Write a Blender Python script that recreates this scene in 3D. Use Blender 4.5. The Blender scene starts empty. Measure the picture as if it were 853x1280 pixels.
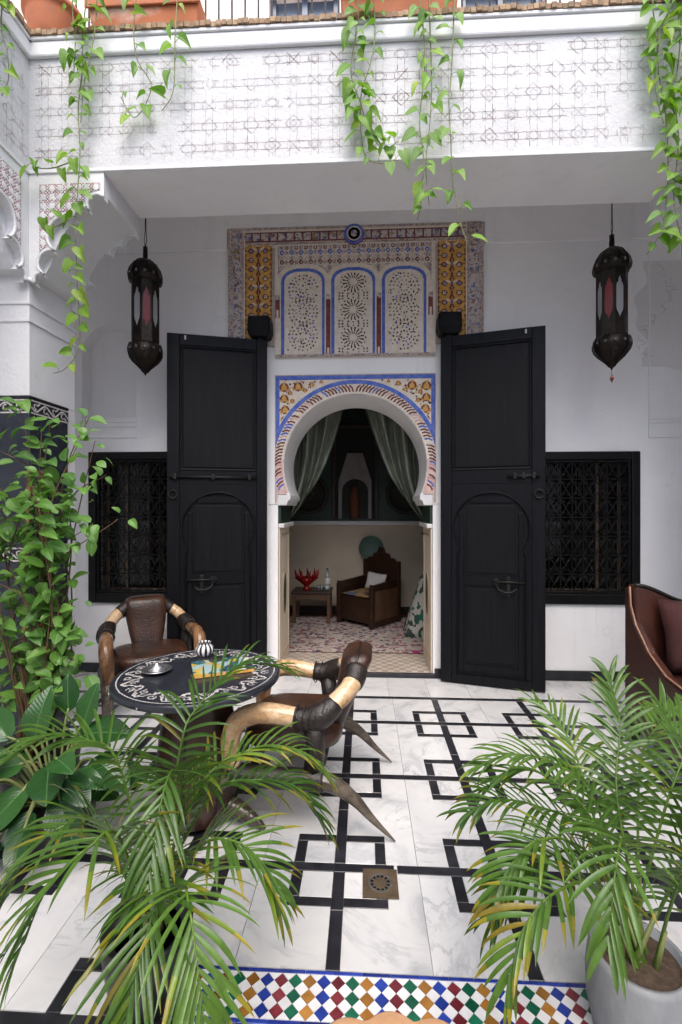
import bpy, bmesh, math, random
import numpy as np
from mathutils import Vector, Matrix, Quaternion
from mathutils.geometry import tessellate_polygon
random.seed(7)
R = math.radians
sc = bpy.context.scene
col = sc.collection

# ------------------------------------------------------------------ camera
cam_d = bpy.data.cameras.new('camera'); cam = bpy.data.objects.new('camera', cam_d)
col.objects.link(cam); sc.camera = cam
cam.location = (0, 0, 1.55); cam.rotation_euler = (R(90), 0, R(2.85))
cam_d.sensor_fit = 'VERTICAL'; cam_d.sensor_height = 36.0; cam_d.lens = 16.37
cam_d.shift_y = -0.0039; cam_d.clip_start = 0.02; cam_d.clip_end = 500

# ------------------------------------------------------------------ sky, sun, exposure
wd = bpy.data.worlds.new('World'); sc.world = wd; wd.use_nodes = True
wn = wd.node_tree; bg = wn.nodes['Background']
sky = wn.nodes.new('ShaderNodeTexSky'); sky.sky_type = 'NISHITA'; sky.sun_disc = False
SUN_EL, SUN_AZ = 58.0, 172.0            # degrees; the light comes from behind and above the viewer
sky.sun_elevation = R(SUN_EL); sky.sun_rotation = R(SUN_AZ)
sky.air_density = 1.0; sky.dust_density = 3.5; sky.ozone_density = 1.0
wn.links.new(sky.outputs[0], bg.inputs[0]); bg.inputs[1].default_value = 0.15
sun_d = bpy.data.lights.new('sun', 'SUN'); sun = bpy.data.objects.new('sun', sun_d); col.objects.link(sun)
sun_d.energy = 1.5; sun_d.angle = R(60); sun_d.color = (1.0, 0.98, 0.96)
sd = Vector((math.sin(R(SUN_AZ)) * math.cos(R(SUN_EL)), math.cos(R(SUN_AZ)) * math.cos(R(SUN_EL)), math.sin(R(SUN_EL))))
sun.rotation_euler = (-sd).to_track_quat('-Z', 'Y').to_euler()
sun.location = sd * 30
sc.view_settings.view_transform = 'Standard'; sc.view_settings.look = 'None'
sc.view_settings.exposure = 1.15
sc.cycles.max_bounces = 14; sc.cycles.diffuse_bounces = 10; sc.view_settings.gamma = 1.0
sc.view_settings.use_curve_mapping = False

# ------------------------------------------------------------------ materials
MATS = {}
def NT(name):
    m = bpy.data.materials.new(name); m.use_nodes = True; MATS[name] = m
    t = m.node_tree
    return m, t, t.nodes['Principled BSDF'], t.nodes['Material Output']
def c4(c): return (c[0], c[1], c[2], 1.0)
def noise(t, vec, scale, detail=4, rough=.55, dist=0):
    n = t.nodes.new('ShaderNodeTexNoise'); n.inputs['Scale'].default_value = scale
    n.inputs['Detail'].default_value = detail; n.inputs['Roughness'].default_value = rough
    n.inputs['Distortion'].default_value = dist
    t.links.new(vec, n.inputs['Vector']); return n
def ramp(t, fac, stops):
    r = t.nodes.new('ShaderNodeValToRGB'); el = r.color_ramp.elements
    while len(el) < len(stops): el.new(0.5)
    for e, (p, c) in zip(el, stops): e.position = p; e.color = c4(c) if len(c) == 3 else c
    t.links.new(fac, r.inputs[0]); return r
def mixc(t, fac, a, b, mode='MIX'):
    m = t.nodes.new('ShaderNodeMix'); m.data_type = 'RGBA'; m.blend_type = mode
    for s, v in ((0, fac), (6, a), (7, b)):
        if hasattr(v, 'is_output'): t.links.new(v, m.inputs[s])
        elif s == 0: m.inputs[0].default_value = v
        else: m.inputs[s].default_value = c4(v)
    return m.outputs[2]
def ocoord(t, rnd=True):
    tc = t.nodes.new('ShaderNodeTexCoord')
    if not rnd: return tc.outputs['Object']
    oi = t.nodes.new('ShaderNodeObjectInfo')
    mu = t.nodes.new('ShaderNodeVectorMath'); mu.operation = 'MULTIPLY_ADD'
    cx = t.nodes.new('ShaderNodeCombineXYZ')
    for k in range(3): t.links.new(oi.outputs['Random'], cx.inputs[k])
    mu.inputs[1].default_value = (37.0, 19.0, 53.0)
    t.links.new(cx.outputs[0], mu.inputs[0]); t.links.new(tc.outputs['Object'], mu.inputs[2])
    return mu.outputs[0]
def bump(t, bs, h, strength, dist=.01):
    b = t.nodes.new('ShaderNodeBump'); b.inputs['Strength'].default_value = strength
    b.inputs['Distance'].default_value = dist
    t.links.new(h, b.inputs['Height']); t.links.new(b.outputs[0], bs.inputs['Normal'])
def M(name, a, b=None, rough=.5, metal=0, vs=6, lo=.35, hi=.65, bs=0, bsc=80, rnd=True, stretch=None, spec=.5, coat=0, rvar=.0, orand=0):
    m, t, p, o = NT(name)
    v = ocoord(t, rnd)
    if stretch:
        mp = t.nodes.new('ShaderNodeMapping'); mp.inputs['Scale'].default_value = stretch
        t.links.new(v, mp.inputs[0]); v = mp.outputs[0]
    b = b or tuple(x * .85 for x in a)
    n = noise(t, v, vs, 5)
    r = ramp(t, n.outputs[0], [(lo, a), (hi, b)])
    c = r.outputs[0]
    if orand:
        oi = t.nodes.new('ShaderNodeObjectInfo')
        hs = t.nodes.new('ShaderNodeHueSaturation')
        mr = t.nodes.new('ShaderNodeMapRange'); mr.inputs[3].default_value = 1 - orand; mr.inputs[4].default_value = 1 + orand
        t.links.new(oi.outputs['Random'], mr.inputs[0]); t.links.new(mr.outputs[0], hs.inputs['Value'])
        t.links.new(c, hs.inputs['Color']); c = hs.outputs[0]
    t.links.new(c, p.inputs['Base Color'])
    p.inputs['Roughness'].default_value = rough; p.inputs['Metallic'].default_value = metal
    p.inputs['Specular IOR Level'].default_value = spec; p.inputs['Coat Weight'].default_value = coat
    if rvar:
        mr = t.nodes.new('ShaderNodeMapRange'); mr.inputs[3].default_value = rough - rvar; mr.inputs[4].default_value = rough + rvar
        n2 = noise(t, v, vs * 2.3, 4); t.links.new(n2.outputs[0], mr.inputs[0]); t.links.new(mr.outputs[0], p.inputs['Roughness'])
    if bs:
        n3 = noise(t, v, bsc, 4); bump(t, p, n3.outputs[0], bs)
    return m

def mk_plaster(name, a, b, stain, bs=.25):
    m, t, p, o = NT(name); v = ocoord(t, False)
    n1 = noise(t, v, 1.3, 6, .6, .4); n2 = noise(t, v, 9, 5, .6)
    r1 = ramp(t, n1.outputs[0], [(.35, a), (.68, b)])
    r2 = ramp(t, n2.outputs[0], [(.62, (0, 0, 0)), (.80, (1, 1, 1))])
    mp = t.nodes.new('ShaderNodeMapping'); mp.inputs['Scale'].default_value = (5, 5, .5); t.links.new(v, mp.inputs[0])
    n4 = noise(t, mp.outputs[0], 1.2, 5, .6); r4 = ramp(t, n4.outputs[0], [(.55, (0, 0, 0)), (.85, (.55, .55, .55))])
    c = mixc(t, r2.outputs[0], r1.outputs[0], tuple(x * .93 for x in b)); c = mixc(t, r4.outputs[0], c, stain)
    vo = t.nodes.new('ShaderNodeTexVoronoi'); vo.feature = 'DISTANCE_TO_EDGE'; vo.inputs['Scale'].default_value = .9     # a few hairline cracks
    nd = noise(t, v, 6, 4); mv = t.nodes.new('ShaderNodeMix'); mv.data_type = 'VECTOR'; mv.inputs[0].default_value = .10
    t.links.new(v, mv.inputs[4]); t.links.new(nd.outputs[1], mv.inputs[5]); t.links.new(mv.outputs[1], vo.inputs['Vector'])
    rc = ramp(t, vo.outputs['Distance'], [(0, (.22, .22, .22)), (.003, (0, 0, 0))]); nm_ = noise(t, v, 1.1, 2); rm = ramp(t, nm_.outputs[0], [(.52, (0, 0, 0)), (.6, (1, 1, 1))])
    mk = t.nodes.new('ShaderNodeMath'); mk.operation = 'MULTIPLY'; t.links.new(rc.outputs[0], mk.inputs[0]); t.links.new(rm.outputs[0], mk.inputs[1])
    c = mixc(t, mk.outputs[0], c, tuple(x * .72 for x in stain))
    t.links.new(c, p.inputs['Base Color']); p.inputs['Roughness'].default_value = .8
    n3 = noise(t, v, 45, 6, .65); n5 = noise(t, v, 5, 3)
    ad = t.nodes.new('ShaderNodeMath'); ad.operation = 'MULTIPLY_ADD'; ad.inputs[1].default_value = 2.2
    t.links.new(n5.outputs[0], ad.inputs[0]); t.links.new(n3.outputs[0], ad.inputs[2])
    bump(t, p, ad.outputs[0], bs, .01); return m
mk_plaster('plaster', (.70, .70, .71), (.65, .65, .66), (.58, .57, .57))
mk_plaster('plaster_frieze_dimmed', (.57, .57, .58), (.53, .53, .54), (.47, .46, .455), .45)  # darkened to hold down the strong light on the beam fronts
mk_plaster('plaster_wall', (.87, .86, .86), (.81, .80, .81), (.70, .675, .665))
mk_plaster('plaster_patch', (.70, .685, .685), (.76, .745, .75), (.64, .62, .62), .5)
mk_plaster('plaster_gallery', (.86, .86, .86), (.82, .82, .82), (.74, .73, .72))
mk_plaster('plaster_upper', (.78, .66, .58), (.72, .60, .54), (.6, .5, .45))

def mk_marble():
    m, t, p, o = NT('marble'); v = ocoord(t)
    n1 = noise(t, v, 2.2, 6, .6, 1.6)
    r1 = ramp(t, n1.outputs[0], [(.30, (.40, .41, .43)), (.45, (.575, .575, .58)), (.62, (.63, .625, .62)), (.8, (.54, .54, .555))])
    n2 = noise(t, v, 1.6, 8, .62, 3.0)
    r2 = ramp(t, n2.outputs[0], [(.47, (0, 0, 0)), (.497, (.75, .75, .75)), (.505, (.75, .75, .75)), (.54, (0, 0, 0))])
    n5 = noise(t, v, 5, 3); r5 = ramp(t, n5.outputs[0], [(.45, (0, 0, 0)), (.7, (1, 1, 1))])
    mm = t.nodes.new('ShaderNodeMath'); mm.operation = 'MULTIPLY'
    t.links.new(r2.outputs[0], mm.inputs[0]); t.links.new(r5.outputs[0], mm.inputs[1])
    c = mixc(t, mm.outputs[0], r1.outputs[0], (.34, .35, .38))
    oi = t.nodes.new('ShaderNodeObjectInfo'); hs = t.nodes.new('ShaderNodeHueSaturation')
    mr = t.nodes.new('ShaderNodeMapRange'); mr.inputs[3].default_value = .90; mr.inputs[4].default_value = 1.04
    t.links.new(oi.outputs['Random'], mr.inputs[0]); t.links.new(mr.outputs[0], hs.inputs['Value']); t.links.new(c, hs.inputs['Color'])
    t.links.new(hs.outputs[0], p.inputs['Base Color'])
    n3 = noise(t, v, 14, 5); mr2 = t.nodes.new('ShaderNodeMapRange'); mr2.inputs[3].default_value = .06; mr2.inputs[4].default_value = .34
    t.links.new(n3.outputs[0], mr2.inputs[0]); t.links.new(mr2.outputs[0], p.inputs['Roughness'])
    n4 = noise(t, v, 3, 2); bump(t, p, n4.outputs[0], .06, .02)
mk_marble()
M('black_stone', (.012, .012, .016), (.035, .036, .044), rough=.34, vs=11, lo=.45, hi=.8, rvar=.12, orand=.25)
M('dado_tile', (.016, .019, .027), (.040, .046, .060), rough=.26, vs=5, lo=.35, hi=.75, rvar=.08, bs=.15, bsc=12)
M('grout', (.42, .40, .38), (.30, .29, .28), rough=.9, vs=30)
M('door_paint', (.0030, .0030, .0048), (.0058, .0058, .0082), rough=.48, spec=.17, vs=5, stretch=(6, 6, .6), bs=.12, bsc=24, rvar=.10)
M('door_panel_paint', (.0037, .0036, .0050), (.0066, .0064, .0080), rough=.5, spec=.17, vs=4, stretch=(7, 7, .5), bs=.15, bsc=20, rvar=.10)
M('iron', (.010, .010, .011), (.022, .019, .017), rough=.5, metal=.5, vs=25, bs=.2, bsc=60)
M('window_black', (.003, .003, .0035), (.006, .006, .0065), rough=.45, spec=.25, vs=10)
M('lantern_iron', (.010, .008, .007), (.030, .021, .016), rough=.42, metal=.7, vs=28, bs=.35, bsc=70)
M('glaze_blue', (.012, .025, .19), (.02, .05, .30), rough=.16, vs=18, orand=.35, coat=.3)
M('glaze_green', (.006, .085, .045), (.012, .14, .075), rough=.16, vs=18, orand=.35, coat=.3)
M('glaze_burgundy', (.12, .014, .022), (.19, .03, .04), rough=.18, vs=18, orand=.35, coat=.3)
M('glaze_ochre', (.25, .10, .018), (.36, .17, .035), rough=.18, vs=18, orand=.35, coat=.3)
M('glaze_white', (.78, .78, .79), (.66, .66, .69), rough=.2, vs=10, orand=.06, coat=.3)
M('paint_blue', (.05, .11, .46), (.15, .22, .55), rough=.7, vs=28, lo=.4, hi=.75)
M('paint_burgundy', (.12, .02, .02), (.20, .055, .05), rough=.7, vs=28)
M('paint_ochre', (.50, .25, .045), (.62, .36, .11), rough=.7, vs=24)
M('grille_iron', (.004, .004, .0045), (.009, .008, .008), rough=.5, spec=.25, vs=25)
M('carved_cream', (.74, .66, .57), (.64, .55, .46), rough=.8, vs=20, bs=.3, bsc=90)
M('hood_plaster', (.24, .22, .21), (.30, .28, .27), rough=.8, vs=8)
M('carved_tan', (.40, .33, .28), (.54, .46, .41), rough=.85, vs=40, bs=.4, bsc=120)
M('carved_pink', (.66, .50, .45), (.55, .36, .33), rough=.8, vs=22, bs=.3, bsc=90)
M('hole_shade', (.055, .040, .034), (.035, .026, .022), rough=.9)  # near-black colour that paints the shade inside the carved holes
M('pigment_dark', (.18, .125, .115), (.28, .22, .21), rough=.85, vs=12)
M('pigment_mid', (.34, .305, .30), (.42, .385, .38), rough=.85, vs=12)
M('pigment_pale', (.44, .41, .41), (.49, .465, .47), rough=.85, vs=12)
M('lattice_burgundy', (.20, .06, .075), (.30, .12, .13), rough=.8, vs=30)
M('leather', (.060, .024, .013), (.016, .008, .006), rough=.34, vs=7, lo=.36, hi=.66, bs=.4, bsc=70, rvar=.14)
M('leather_black', (.020, .013, .010), (.010, .008, .007), rough=.4, vs=14, bs=.4, bsc=90)
M('leather_sofa', (.058, .017, .010), (.034, .010, .007), rough=.38, vs=5, bs=.2, bsc=120, rvar=.1)
M('velvet', (.060, .014, .012), (.036, .008, .008), rough=.85, vs=7, bs=.2, bsc=160)
M('sofa_trim', (.35, .20, .12), (.22, .10, .06), rough=.3, vs=30)
def mk_horn(name, a, b, c_):
    m, t, p, o = NT(name); v = ocoord(t)
    mp = t.nodes.new('ShaderNodeMapping'); mp.inputs['Scale'].default_value = (3, 3, 3); t.links.new(v, mp.inputs[0])
    n = noise(t, mp.outputs[0], 2.0, 6, .6, 1.2)
    r = ramp(t, n.outputs[0], [(.32, c_), (.46, a), (.62, b), (.8, c_)])
    n2 = noise(t, v, 60, 4); r2 = ramp(t, n2.outputs[0], [(.5, (1, 1, 1)), (.75, (.78, .70, .62))])
    cc = mixc(t, 1.0, r.outputs[0], r2.outputs[0], 'MULTIPLY')
    t.links.new(cc, p.inputs['Base Color']); p.inputs['Roughness'].default_value = .22
    wv = t.nodes.new('ShaderNodeTexWave'); wv.inputs['Scale'].default_value = 14; wv.inputs['Distortion'].default_value = 6; wv.inputs['Detail'].default_value = 3
    t.links.new(v, wv.inputs['Vector']); n3 = noise(t, v, 30, 3)
    ad = t.nodes.new('ShaderNodeMath'); ad.operation = 'ADD'; t.links.new(wv.outputs[1], ad.inputs[0]); t.links.new(n3.outputs[0], ad.inputs[1])
    bump(t, p, ad.outputs[0], .18)
mk_horn('horn_pale', (.46, .29, .15), (.60, .44, .28), (.22, .11, .05))
mk_horn('horn_brown', (.17, .085, .04), (.28, .16, .085), (.07, .035, .02))
mk_horn('horn_grey', (.075, .06, .046), (.13, .105, .08), (.035, .027, .021))
M('terracotta', (.42, .135, .055), (.34, .12, .06), rough=.8, vs=9, bs=.2, bsc=60)
M('terracotta_bloom', (.42, .14, .06), (.55, .42, .36), rough=.85, vs=4, lo=.45, hi=.62, bs=.2, bsc=60)
M('coping_brick', (.34, .23, .14), (.21, .14, .085), rough=.9, vs=22, bs=.4, bsc=60, orand=.25)
M('soil', (.045, .028, .018), (.085, .055, .036), rough=.95, vs=50, bs=.8, bsc=70)
M('pot_grey', (.17, .18, .195), (.25, .26, .275), rough=.6, vs=7, bs=.25, bsc=60, stretch=(1, 1, .5))
M('pot_black', (.012, .012, .013), (.022, .020, .020), rough=.4, vs=9)
M('bamboo', (.36, .19, .085), (.22, .11, .05), rough=.5, vs=14, stretch=(1, 1, .2))
M('table_black', (.014, .016, .022), (.022, .024, .032), rough=.3, vs=10, rvar=.08)
M('table_inlay', (.55, .52, .50), (.36, .34, .33), rough=.4, vs=40)
M('wood_dark', (.020, .009, .005), (.045, .019, .009), rough=.4, vs=6, stretch=(1, 1, 5), bs=.3, bsc=60)
M('wood_mid', (.12, .06, .03), (.07, .035, .018), rough=.5, vs=6, stretch=(5, 1, 1), bs=.2, bsc=60)
M('wood_casement', (.12, .08, .05), (.07, .048, .03), rough=.55, vs=8)
M('cream_paint', (.72, .62, .49), (.66, .56, .43), rough=.55, vs=5)
M('cream_trim', (.50, .36, .24), (.42, .30, .20), rough=.55, vs=5)
M('green_paint', (.015, .040, .024), (.010, .026, .016), rough=.45, vs=8)
M('oval_green', (.022, .072, .048), (.04, .10, .068), rough=.5, vs=40)
M('room_cream', (.62, .52, .385), (.55, .46, .335), rough=.75, vs=3)
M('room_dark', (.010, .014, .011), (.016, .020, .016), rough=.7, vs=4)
M('white_paint', (.74, .72, .70), (.68, .66, .64), rough=.5, vs=6)
M('cotton_white', (.62, .58, .56), (.52, .49, .47), rough=.85, vs=9, bs=.3, bsc=120)
M('red_glass', (.30, .008, .010), (.18, .005, .006), rough=.15, vs=8)
M('steel', (.62, .62, .63), (.45, .45, .46), rough=.36, metal=1, vs=12)
M('brass', (.20, .14, .085), (.12, .09, .06), rough=.45, metal=.6, vs=9, bs=.4, bsc=50)
M('drain_metal', (.13, .12, .11), (.20, .18, .16), rough=.5, metal=.6, vs=30, bs=.3, bsc=60)
M('stone_tan', (.52, .29, .15), (.44, .24, .12), rough=.7, vs=6, bs=.2, bsc=70)
M('paper', (.70, .68, .62), (.60, .58, .52), rough=.7)
M('window_blue', (.05, .075, .12), (.08, .11, .16), rough=.3, vs=5)
M('curtain_brown', (.16, .055, .022), (.09, .03, .014), rough=.85, vs=6, stretch=(8, 8, .4))
M('stem_green', (.12, .17, .045), (.20, .20, .07), rough=.5, vs=20)
M('stem_brown', (.13, .075, .035), (.09, .05, .025), rough=.7, vs=20)

def mk_satin():
    m, t, p, o = NT('satin_green'); v = ocoord(t)
    mp = t.nodes.new('ShaderNodeMapping'); mp.inputs['Scale'].default_value = (9, 9, .7); t.links.new(v, mp.inputs[0])
    n = noise(t, mp.outputs[0], 2, 4); r = ramp(t, n.outputs[0], [(.35, (.14, .16, .12)), (.6, (.26, .28, .22)), (.75, (.40, .42, .36))])
    t.links.new(r.outputs[0], p.inputs['Base Color']); p.inputs['Roughness'].default_value = .27
    p.inputs['Metallic'].default_value = .3; p.inputs['Specular IOR Level'].default_value = .8
mk_satin()
def mk_spots(name, base, spots, scale, rough=.9, thr=.5):
    m, t, p, o = NT(name); v = ocoord(t)
    vo = t.nodes.new('ShaderNodeTexVoronoi'); vo.inputs['Scale'].default_value = scale; vo.inputs['Randomness'].default_value = 1
    n = noise(t, v, 9, 4); mx = t.nodes.new('ShaderNodeMix'); mx.data_type = 'VECTOR'; mx.inputs[0].default_value = .06
    t.links.new(v, mx.inputs[4]); t.links.new(n.outputs[1], mx.inputs[5]); t.links.new(mx.outputs[1], vo.inputs['Vector'])
    sp = t.nodes.new('ShaderNodeSeparateColor'); t.links.new(vo.outputs['Color'], sp.inputs[0])
    k = len(spots); stops = [(thr + (1 - thr) * i / k, s) for i, s in enumerate(spots)]
    r = ramp(t, sp.outputs[0], [(0, base)] + stops); r.color_ramp.interpolation = 'CONSTANT'
    n2 = noise(t, v, 2.2, 3); r2 = ramp(t, n2.outputs[0], [(.3, (.75, .72, .70)), (.7, (1, 1, 1))])
    c = mixc(t, 1, r.outputs[0], r2.outputs[0], 'MULTIPLY')
    t.links.new(c, p.inputs['Base Color']); p.inputs['Roughness'].default_value = rough
    n3 = noise(t, v, 120, 3); bump(t, p, n3.outputs[0], .5)
mk_spots('rug', (.50, .44, .39), [(.46, .36, .32), (.07, .06, .10), (.36, .24, .22), (.30, .10, .11), (.52, .44, .40), (.20, .12, .15), (.55, .49, .45), (.12, .09, .13)], 30, thr=.40)
mk_spots('rug_pink', (.50, .44, .39), [(.44, .34, .30), (.42, .015, .16), (.20, .12, .15), (.30, .08, .10), (.55, .49, .45)], 24, thr=.50)
mk_spots('cloth_floral', (.55, .55, .50), [(.02, .16, .12), (.03, .10, .07), (.06, .07, .06)], 18, thr=.55)
mk_spots('cloth_patchwork', (.30, .18, .08), [(.10, .12, .18), (.40, .26, .06), (.12, .05, .03)], 12, thr=.4)
mk_spots('magazine_cover', (.30, .42, .44), [(.50, .36, .06), (.02, .10, .13), (.06, .28, .16), (.60, .56, .50), (.04, .04, .05)], 24, rough=.3, thr=.30)
mk_spots('tile_blotch', (.62, .56, .52), [(.13, .17, .40), (.52, .44, .42), (.30, .32, .48), (.40, .27, .17), (.25, .14, .14)], 46, rough=.6, thr=.50)
mk_spots('carved_speckle', (.58, .50, .44), [(.30, .22, .18), (.46, .38, .34), (.24, .25, .38), (.38, .24, .21)], 95, rough=.85, thr=.55)
def mk_check():
    m, t, p, o = NT('floor_check'); v = ocoord(t, False)
    ck = t.nodes.new('ShaderNodeTexChecker'); ck.inputs['Scale'].default_value = 18
    ck.inputs[1].default_value = (.42, .33, .26, 1); ck.inputs[2].default_value = (.60, .56, .52, 1)
    t.links.new(v, ck.inputs[0]); n = noise(t, v, 12, 4); r = ramp(t, n.outputs[0], [(.3, (.7, .66, .62)), (.7, (1, 1, 1))])
    t.links.new(mixc(t, 1, ck.outputs[0], r.outputs[0], 'MULTIPLY'), p.inputs['Base Color']); p.inputs['Roughness'].default_value = .35
mk_check()
def mk_glass(name, colr, rough=.08, trans=.9):
    m, t, p, o = NT(name)
    p.inputs['Base Color'].default_value = c4(colr); p.inputs['Roughness'].default_value = rough
    p.inputs['Transmission Weight'].default_value = trans; p.inputs['IOR'].default_value = 1.45
mk_glass('pane_glass', (.22, .24, .23), .04, 1)
mk_glass('bottle_glass', (.75, .83, .88), .05, .85)
mk_glass('lantern_red', (.22, .002, .005), .22, .35)
mk_glass('lantern_clear', (.60, .60, .62), .35, .6)
mk_glass('lantern_smoke', (.10, .08, .07), .25, .4)
def mk_leaf(name, a, b, tip=None, rough=.4, trans=.35, attr=False, yel=None, veins=0):
    m, t, p, o = NT(name)
    oi = t.nodes.new('ShaderNodeObjectInfo'); v = ocoord(t)
    n = noise(t, v, 14, 3)
    ad = t.nodes.new('ShaderNodeMath'); ad.operation = 'MULTIPLY_ADD'; ad.inputs[1].default_value = .45
    t.links.new(n.outputs[0], ad.inputs[0]); 
    m2 = t.nodes.new('ShaderNodeMath'); m2.operation = 'MULTIPLY'; m2.inputs[1].default_value = .6
    t.links.new(oi.outputs['Random'], m2.inputs[0]); t.links.new(m2.outputs[0], ad.inputs[2])
    st = [(.15, a), (.8, b)] + ([(.9, yel)] if yel else [])
    c = ramp(t, ad.outputs[0], st).outputs[0]
    if attr:
        at = t.nodes.new('ShaderNodeAttribute'); at.attribute_name = 'wear'
        c = mixc(t, 1, c, at.outputs['Color'], 'MULTIPLY')
    t.links.new(c, p.inputs['Base Color']); p.inputs['Roughness'].default_value = rough
    tr = t.nodes.new('ShaderNodeBsdfTranslucent'); mx = t.nodes.new('ShaderNodeMixShader'); mx.inputs[0].default_value = trans
    hs = t.nodes.new('ShaderNodeHueSaturation'); hs.inputs['Value'].default_value = 1.5; hs.inputs['Saturation'].default_value = 1.1
    t.links.new(c, hs.inputs['Color']); t.links.new(hs.outputs[0], tr.inputs[0])
    t.links.new(p.outputs[0], mx.inputs[1]); t.links.new(tr.outputs[0], mx.inputs[2]); t.links.new(mx.outputs[0], o.inputs[0])
    if veins:                                     # midrib and side veins, in the leaf's own coordinates
        tc = t.nodes.new('ShaderNodeTexCoord'); sx = t.nodes.new('ShaderNodeSeparateXYZ'); t.links.new(tc.outputs['Object'], sx.inputs[0])
        def mth(op, x, y=None):
            k = t.nodes.new('ShaderNodeMath'); k.operation = op
            for i, q in enumerate((x, y)):
                if q is None: continue
                if hasattr(q, 'is_output'): t.links.new(q, k.inputs[i])
                else: k.inputs[i].default_value = q
            return k.outputs[0]
        ax = mth('ABSOLUTE', sx.outputs[0]); sv = mth('SINE', mth('MULTIPLY', mth('SUBTRACT', sx.outputs[1], mth('MULTIPLY', ax, .75)), 40.0))
        side = mth('POWER', mth('ABSOLUTE', sv), .35); rib = mth('SMOOTH_MIN', mth('MULTIPLY', ax, 45.0), 1.0)
        bump(t, p, mth('MULTIPLY', side, rib), veins, .012)
        rb = mth('LESS_THAN', ax, .011); c2 = mixc(t, mth('MULTIPLY', rb, .55), c, tuple(min(1, x * 2.2 + .03) for x in b)); t.links.new(c2, p.inputs['Base Color'])
    else:
        n4 = noise(t, v, 60, 2); bump(t, p, n4.outputs[0], .12)
mk_leaf('leaf_pothos', (.075, .19, .018), (.18, .33, .035), yel=(.42, .42, .05), veins=.25)
mk_leaf('leaf_climber', (.045, .14, .024), (.14, .29, .05), veins=.25)
mk_leaf('leaf_climber_small', (.05, .15, .026), (.14, .29, .055))
mk_leaf('leaf_broad', (.010, .042, .010), (.028, .090, .020), trans=.12, rough=.26, veins=.13)
mk_leaf('leaf_palm', (.028, .076, .010), (.088, .172, .028), attr=True, trans=.28, rough=.33)

def wear_paint(name, pale, amount):
    """Scuffs and hairline scratches in the paint of an existing material."""
    t = MATS[name].node_tree; p = t.nodes['Principled BSDF']; lk = p.inputs['Base Color'].links[0]; src = lk.from_socket
    v = ocoord(t); mp = t.nodes.new('ShaderNodeMapping'); mp.inputs['Scale'].default_value = (40, 40, 5); t.links.new(v, mp.inputs[0])
    n1 = noise(t, mp.outputs[0], 3, 6, .7); r1 = ramp(t, n1.outputs[0], [(.66, (0, 0, 0)), (.74, (1, 1, 1))])
    n2 = noise(t, v, 3.5, 3); r2 = ramp(t, n2.outputs[0], [(.45, (0, 0, 0)), (.7, (amount,) * 3)])
    mm = t.nodes.new('ShaderNodeMath'); mm.operation = 'MULTIPLY'; t.links.new(r1.outputs[0], mm.inputs[0]); t.links.new(r2.outputs[0], mm.inputs[1])
    t.links.new(mixc(t, mm.outputs[0], src, pale), p.inputs['Base Color'])
wear_paint('door_paint', (.06, .058, .062), .7)
wear_paint('door_panel_paint', (.04, .038, .04), .6)
wear_paint('black_stone', (.14, .14, .15), .5)
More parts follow.
